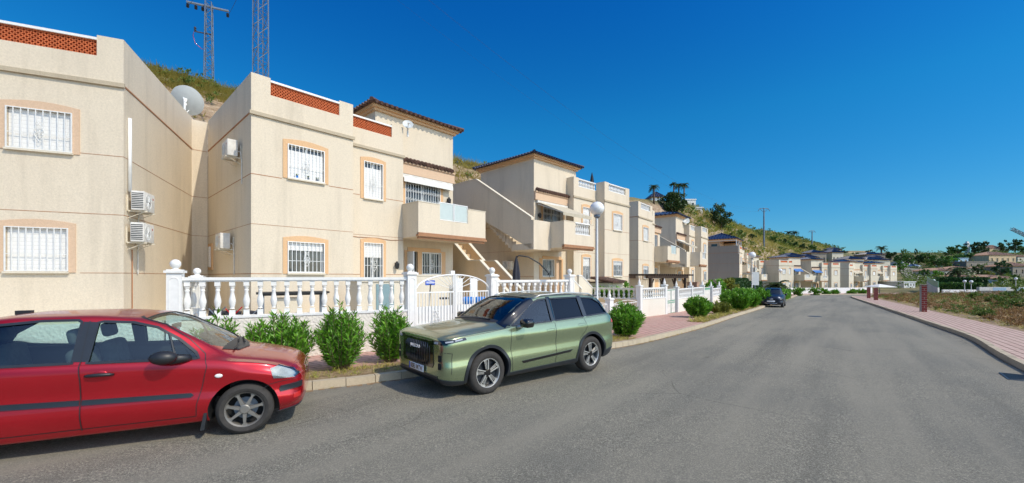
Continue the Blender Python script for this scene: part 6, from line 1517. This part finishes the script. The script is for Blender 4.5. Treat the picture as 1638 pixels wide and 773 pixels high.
# round clipped bushes before the far white wall
for i, (x, yb, wp, hpx, Z) in enumerate(((1278, 472.5, 17, 15, 62), (1304.5, 472, 21, 13.5, 66), (1321.5, 472, 11.5, 8.5, 68), (1335, 472, 12.5, 8.5, 69), (1360, 471, 18, 8.5, 71), (1378.5, 471, 15, 8.5, 72))):
    r = thing('clipped_bush', 'green bush before the far white wall, '+['leftmost and flowering white', 'the largest', 'small one right of the largest', 'third from the left kerb', 'second from the right', 'rightmost by the bend'][i], 'bush', (px(x, Z), Z, road_z(Z)-.05), 0, 'round bushes before the far wall')
    m = MB(); w_ = wp/F_PX*Z/2; h_ = hpx/F_PX*Z; cloud(m, (0, 0, h_*.5), w_, w_, h_*.5, 1100, .22, .07, .2, .2, clumps=40); m.build('foliage', 'oleander', r, recalc=False)
    m = MB(); m.tube([(0, 0, 0), (0, 0, h_*.6)], .05, 5); m.build('stem', 'bark', r)
# hedges and garden greenery along the left wall
def hedge(label, A, B, z0, z1, th, mat, n, L=.2):
    A, l, a = frame_of(A, B); r = thing('garden_hedge', label, 'hedge', (A.x, A.y, 0), a); m = MB()
    for k in range(n):
        p = Vector((random.uniform(0, l), random.choice((-1, 1, random.uniform(-1, 1)))*th/2, random.uniform(z0, z1))) if random.random() < .7 else Vector((random.uniform(0, l), random.uniform(-1, 1)*th/2, z1+random.uniform(-.15, .1)))
        leaf_quad(m, p, (rnd_dir()+Vector((0, -.3, .4))).normalized(), L*random.uniform(.6, 1.3), L*.35)
    m.build('foliage', mat, r, recalc=False); m = MB(); m.box(.1, l-.1, -th/2+.12, th/2-.12, z0, z1-.15); m.build('branches', 'hedge', r); return r
hedge('dark trimmed hedge behind the low white wall, left of the second street lamp', (22.5, 42), (28, 49), -.8, 1.55, 1.0, 'hedge', 4200, .22)
hedge('dark trimmed hedge beyond the second street lamp, before the small palm', (29, 50.3), (35.5, 58.5), -1.0, 1.1, 1.0, 'hedge', 3400, .24)
r = tree('garden_shrub', 'loose green shrub behind the pointed pillars at the end of the balustrade', (px(1153, 36), 37, -.7), 2.2, 2.2, 'oleander', .1, 1300, cat='shrub'); r = tree('garden_shrub', 'yellow green shrub next to the dark trimmed hedge', (px(1170, 39.5), 40, -.8), 2.5, 2.3, 'hedge_yellow', .15, 1300, cat='shrub')
hedge('bright green artificial hedge behind the shaded balustrade', (3.9, 23.5), (6.3, 21.2), .3, 1.2, .3, 'oleander', 1500, .14)
tree('garden_shrub', 'small green shrub at the wall of the second house', (px(1002, 22.5), 22.9, .3), 1.35, 1.1, 'oleander', .1, 700, cat='shrub')
hedge('long green bank of bushes at the kerb behind the navy car', (28.5, 43.5), (36, 53.5), -.7, .15, 1.1, 'oleander', 2600, .25)
# valley hedges and low wall with pale blue panels
hedge('long dark hedge in the valley behind the lamps, upper one', (px(1497, 92), 92), (px(1578, 88), 88), -1.4, pz(446, 90), 1.5, 'hedge', 2600, .4)
hedge('long green hedge in the valley behind the lamps, lower one', (px(1499, 78), 78), (px(1570, 74), 74), -1.5, pz(454.5, 76), 1.5, 'tree', 2600, .35)
pw = thing('garden_wall', 'long grey white wall with pale blue panels at the right edge beyond the scrub', 'wall', (px(1567, 50), 50, 0), radians(-8))
zt = pz(459.5, 50); m = MB(); m.box(0, 26, 0, .3, -1.2, zt-.45); m.build('base', 'stucco_grey', pw)
m = MB(); m.box(-.05, 26, -.04, .34, zt-.448, zt); m.build('parapet', 'white_old', pw)
for x in (1.4, 3.9, 7.2): m = MB(); m.box(x, x+1.4, -.05, -.0405, zt-.40, zt-.04); m.build('blue_panel', 'skyblue', pw)
wt = thing('white_wall', 'white garden wall below the valley hedges', 'wall', (px(1508, 66), 66, 0), radians(-3)); m = MB(); m.box(0, 6.3, 0, .2, -1.5, pz(463.5, 66)); m.build('wall', 'white', wt)
gf = thing('mesh_fence', 'green mesh fence on a curved concrete wall below the climbing road', 'fence', (0, 0, 0))
m = MB(); pts_ = [(px(1482, 96), 96), (px(1486, 88), 88), (px(1492, 80), 80), (px(1500, 73), 73)]
for (a, b), (c, d) in zip(pts_, pts_[1:]): m.hexa([(a, b, -2), (c, d, -2), (c+.3, d, -2), (a+.3, b, -2), (a, b, pz(450+(96-b)*.45, b)), (c, d, pz(450+(96-d)*.45, d)), (c+.3, d, pz(450+(96-d)*.45, d)), (a+.3, b, pz(450+(96-b)*.45, b))])
m.build('concrete_base', 'white_old', gf); m = MB()
for (a, b), (c, d) in zip(pts_, pts_[1:]):
    z0, z1 = pz(450+(96-b)*.45, b), pz(450+(96-d)*.45, d); m.hexa([(a+.1, b, z0+.002), (c+.1, d, z1+.002), (c+.16, d, z1+.002), (a+.16, b, z0+.002), (a+.1, b, z0+1.1), (c+.1, d, z1+1.1), (c+.16, d, z1+1.1), (a+.16, b, z0+1.1)])
m.build('mesh', 'pvcgreen', gf)
for i, (x, Z, yt) in enumerate(((1543, 62, 448), (1553.5, 58, 448.5), (1625, 66, 444), (1494, 84, 447))):
    street_lamp('small globe lamp in the valley, '+['left one of the pair before the hedge', 'right one of the pair before the hedge', 'before the dark tree at the right edge', 'beside the green mesh fence'][i], (px(x, Z), Z, road_z(Z)-.1), pz(yt, Z)-road_z(Z)+.1, .21)
um = thing('sunshade', 'pale square sunshade behind the two thin red posts', 'sunshade', (px(1407, 56), 56, road_z(56))); m = MB(); zt = pz(454.5, 56)-um.location.z
m.lathe([(1.75, zt-.42), (1.7, zt-.36), (.05, zt)], n=4); m.build('canopy', 'awning_white', um); m = MB(); m.tube([(0, 0, 0), (0, 0, zt-.1)], .04, 6); m.build('pole', 'steel', um)
# far parked car on the climbing road
P = place(1463, 430, 120); fc = build_car('parked_car', 'silver car parked near the top of the climbing road in the distance', 'silver', FT, (P.x, P.y, P.z+.25), radians(-80), dict(R=.29, arch=.34, wx=(1.15, -1.15), well=.48, track=.79, rr=.19, rim='plain', tw=.18, cavity=(-1.5, .85), floor=.42, side=[[(.55, .94), (.30, 1.20), (.05, 1.36), (-.4, 1.39), (-.4, .96)]], top=[([(.16, -.44), (.16, .44), (.72, .52), (.80, .3), (.82, 0), (.80, -.3), (.72, -.52)], 1.0, 2.0)], glass=['fiatglass'], glass_top=['fiatglass']))[0]
fc.scale = (1.25, 1.15, 1.1)
# poles on the ridge and crane
def tpole(label, x, yt, Z, wpx, h=None):
    P = at(x, Z); zt = pz(yt, Z); r = thing('power_pole', label, 'power pole', (P.x, P.y, P.z)); H = zt-P.z; s = wpx/F_PX*Z/2
    m = MB(); m.tube([(0, 0, -1), (0, 0, H*.8), (0, 0, H)], [.28, .18, .14], 6); m.build('pole', 'steel', r)
    m = MB(); m.tube([(-s, 0, H-.9), (-s*.7, 0, H-.15), (0, 0, H-.05), (s*.7, 0, H-.15), (s, 0, H-.9)], .09, 4); m.tube([(-s*.7, 0, H-.15), (0, 0, H-1.3), (s*.7, 0, H-.15)], .07, 4); m.tube([(-s*.75, 0, H-.2), (-.1, 0, H), (s*.75, 0, H-.2)], .06, 4); m.build('crossarm', 'steel', r); return P, H, s
PA, HA_, sA = tpole('power pole with curved crossarm on the slope right of the lone pine', 1222, 333, 118, 19)
PB, HB_, sB = tpole('distant power pole with flat crossarm on the ridge', 1299, 369, 175, 11)
for i, (a, b) in enumerate((((px(417, 22)-.8, 22.4, 23.5), (PA.x-sA, PA.y, PA.z+HA_-.9)), ((px(417, 22), 22, 24.5), (PA.x, PA.y, PA.z+HA_-.1)), ((px(417, 22)+.8, 21.6, 23.5), (PA.x+sA, PA.y, PA.z+HA_-.9)))):
    a, b = Vector(a), Vector(b); m = MB(); m.tube([a.lerp(b, k/30)-Vector((0, 0, 5.5*4*(k/30)*(1-k/30))) for k in range(31)], .005, 4)
    tag(m.build('power_cable', 'wire'), 'thin cable across the sky from tall pylon to power pole, '+['left', 'middle', 'right'][i]+' of three', 'cable', 'power cables')
for i, x in enumerate((-1.38, 1.28)):
    a = p1.matrix_basis @ Vector((x, 0, 8.2)); b = Vector((px(417, 22)+(.8 if i else -.8), 22, 23.5)); m = MB(); m.tube([a.lerp(b, k/16)-Vector((0, 0, .9*4*(k/16)*(1-k/16))) for k in range(17)], .012, 4)
    tag(m.build('power_cable', 'wire'), 'thin cable running up from the '+['left', 'right']  [i]+' end of the hill pylon crossarm', 'cable', 'power cables')
cr = lattice_mast('tower_crane', 'end of a tower crane jib reaching in at the right edge of the sky', (px(1618, 300), 300, pz(366, 300)), 22, 1.6, 1.6, 0, 14, .16); cr.rotation_euler = (0, radians(116), 0)
random.seed(5)
# ------------------------------------------------------------ ground cover
def tuft(mb, p, h, n, spread=.12, w=.02):
    for k in range(n):
        a = random.uniform(0, 2*pi); d = Vector((cos(a)*spread*2.2, sin(a)*spread*2.2, h)).normalized(); s = Vector((-sin(a), cos(a), 0))*w
        b = p+Vector((cos(a), sin(a), 0))*spread*random.random()*.6; t = b+d*h*random.uniform(.6, 1.15)+Vector((cos(a), sin(a), -.6))*h*.18
        mb.F([mb.V(b-s), mb.V(b+s), mb.V(t)])
g1, g2, g3, g4 = MB(), MB(), MB(), MB()
def scatter(npts, xr, Yr, f, hmax=None):
    for k in range(npts):
        x = random.uniform(*xr); Z = Yr[0]+(Yr[1]-Yr[0])*random.random(); X = px(x, Z); f(X, Z, height(X, Z))
def hill_pt(X, Y, h, big=1.0):
    if h < 3.5: return
    g = g1 if mn.noise((X*.12, Y*.12, 5))+random.uniform(-.2, .2) > -.05 else g2
    tuft(g, Vector((X, Y, h-.05)), random.uniform(.35, .8)*big, 9, .16*big, .022*big)
scatter(9000, (225, 420), (20, 36), lambda X, Y, h: hill_pt(X, Y, h, 1.0) if h > 14.2 or (h > 9 and random.random() < .10) else None)
scatter(1500, (715, 800), (30, 55), lambda X, Y, h: hill_pt(X, Y, h, 1.3))
scatter(11000, (1080, 1345), (80, 240), lambda X, Y, h: hill_pt(X, Y, h, 2.4))
def shrub_pt(X, Y, h, r0, r1, g, n=36, lf=.3):
    r = random.uniform(r0, r1); cloud(g, (X, Y, h+r*.35), r, r, r*.65, n, lf*r, lf*r*.36, .2, .3, clumps=6)
def hs_pt(X, Y, h):
    if h < 4: return
    if mn.noise((X*.05, Y*.05, 9))+random.uniform(-.35, .35) < -.02: return
    shrub_pt(X, Y, h, .7, 2.4, g3, 60, .24)
scatter(1500, (1085, 1345), (85, 250), hs_pt)
scatter(26, (715, 800), (34, 55), lambda X, Y, h: shrub_pt(X, Y, h, .5, 1.1, g3, 60, .2))
for k in range(22):       # dark shrubs on the crest behind the dish
    x = random.uniform(238, 345); Z = random.uniform(27, 30.5); X = px(x, Z); shrub_pt(X, Z, height(X, Z), .6, 1.2, g3, 150, .18)
scatter(500, (1440, 1638), (105, 260), lambda X, Y, h: shrub_pt(X, Y, h, 1.2, 3.0, g3, 44, .22))
tag(g1.build('dry_grass', 'drygrass', recalc=False), 'dry golden grass covering the hillside behind the houses', 'grass', kind='stuff')
tag(g2.build('green_grass', 'greengrass', recalc=False), 'yellow green grass patches on the hillside', 'grass', kind='stuff')
tag(g3.build('hill_scrub', 'scrub', recalc=False), 'dark green scrub scattered over the hillside and far slope', 'scrub', kind='stuff')
# weeds in the planting strip and scrub in the empty plot
w1, w2, w3, w4 = MB(), MB(), MB(), MB()
for k in range(3400):
    i = random.randrange(len(KL)-1); p = KL[i].lerp(KL[i+1], random.random()); 
    if not (-9 < p.x < 3.9 or 8.4 < p.x < 30): continue
    t = (KL[i+1]-KL[i]).normalized(); q = p+Vector((-t.y, t.x))*random.uniform(.18, .95); far = q.y > 14
    tuft(random.choice((w1, w1, w2)), Vector((q.x, q.y, road_z(q.y)+.12)), random.uniform(.06, .20)*(1.5 if far else 1), 7, .07, .006*(2 if far else 1))
for k in range(70):
    i = random.randrange(14, 70); p = KL[i].lerp(KL[i+1], random.random()); t = (KL[i+1]-KL[i]).normalized(); q = p+Vector((t.y, -t.x))*.02
    tuft(w1, Vector((q.x, q.y, road_z(q.y))), random.uniform(.05, .13), 9, .05, .004)
def field_pt(k):
    i = random.randrange(20, len(KR)-12); p = KR[i].lerp(KR[min(i+1, len(KR)-1)], random.random()); t = (KR[min(i+1, len(KR)-1)]-KR[i]).normalized()
    d = 2.0+abs(random.gauss(0, 1))*9 if k % 2 else random.uniform(2, 34); q = p+Vector((t.y, -t.x))*d; return q, d
for k in range(9000):
    q, d = field_pt(k)
    if q.y > 62 or q.y < 7: continue
    s = 1+q.y*.02
    tuft(random.choice((w1, w1, w2)), Vector((q.x, q.y, road_z(q.y)+.09)), random.uniform(.10, .36)*min(1, .35+d*.12)*s, 8, .10*s, .008*s)
for k in range(6500):
    q, d = field_pt(k)
    if q.y > 62 or q.y < 9 or d < 2.4: continue
    nz = mn.noise((q.x*.25, q.y*.25, 2)); g = w3 if nz+random.uniform(-.2, .2) > .05 else w4
    if mn.noise((q.x*.12, q.y*.12, 8)) < -.22 and d < 8: continue
    r = random.uniform(.25, .66)*min(1.45, .45+d*.09)
    cloud(g, (q.x, q.y, road_z(q.y)+.10+r*.42), r*1.15, r*1.15, r*.66, 70, .12, .022, .15, .5, clumps=6)
tag(w1.build('dry_weeds', 'drygrass', recalc=False), 'dry straw coloured weeds at the kerb and in the empty plot', 'weeds', kind='stuff')
tag(w2.build('green_weeds', 'greengrass', recalc=False), 'low green weeds at the kerb and in the empty plot', 'weeds', kind='stuff')
for i, (x, Z, h_, w_) in enumerate(((1612, 27, .75, 1.5), (1638, 24, .85, 1.5), (1590, 33, .85, 1.8), (1560, 38, .9, 1.8), (1625, 40, 1.35, 2.2), (1575, 20, .5, .9))):
    tree('plot_shrub', ['green shrub in front of the others in the empty plot', 'green shrub cut by the right edge of the photo', 'wide green shrub in the middle of the empty plot', 'farther wide shrub left of the blue panelled wall', 'tall loose shrub before the blue panelled wall', 'small leafy shrub nearest the right pavement'][i], (px(x, Z), Z, road_z(Z)+.1), h_, w_, 'scrub', .05, 1100, 'shrubs in the empty plot', 'shrub', .7)
tag(w3.build('plot_scrub', 'scrub', recalc=False), 'green low scrub filling the empty plot on the right', 'scrub', kind='stuff')
tag(w4.build('rust_scrub', 'rust', recalc=False), 'rust brown dried scrub patches in the empty plot', 'scrub', kind='stuff')
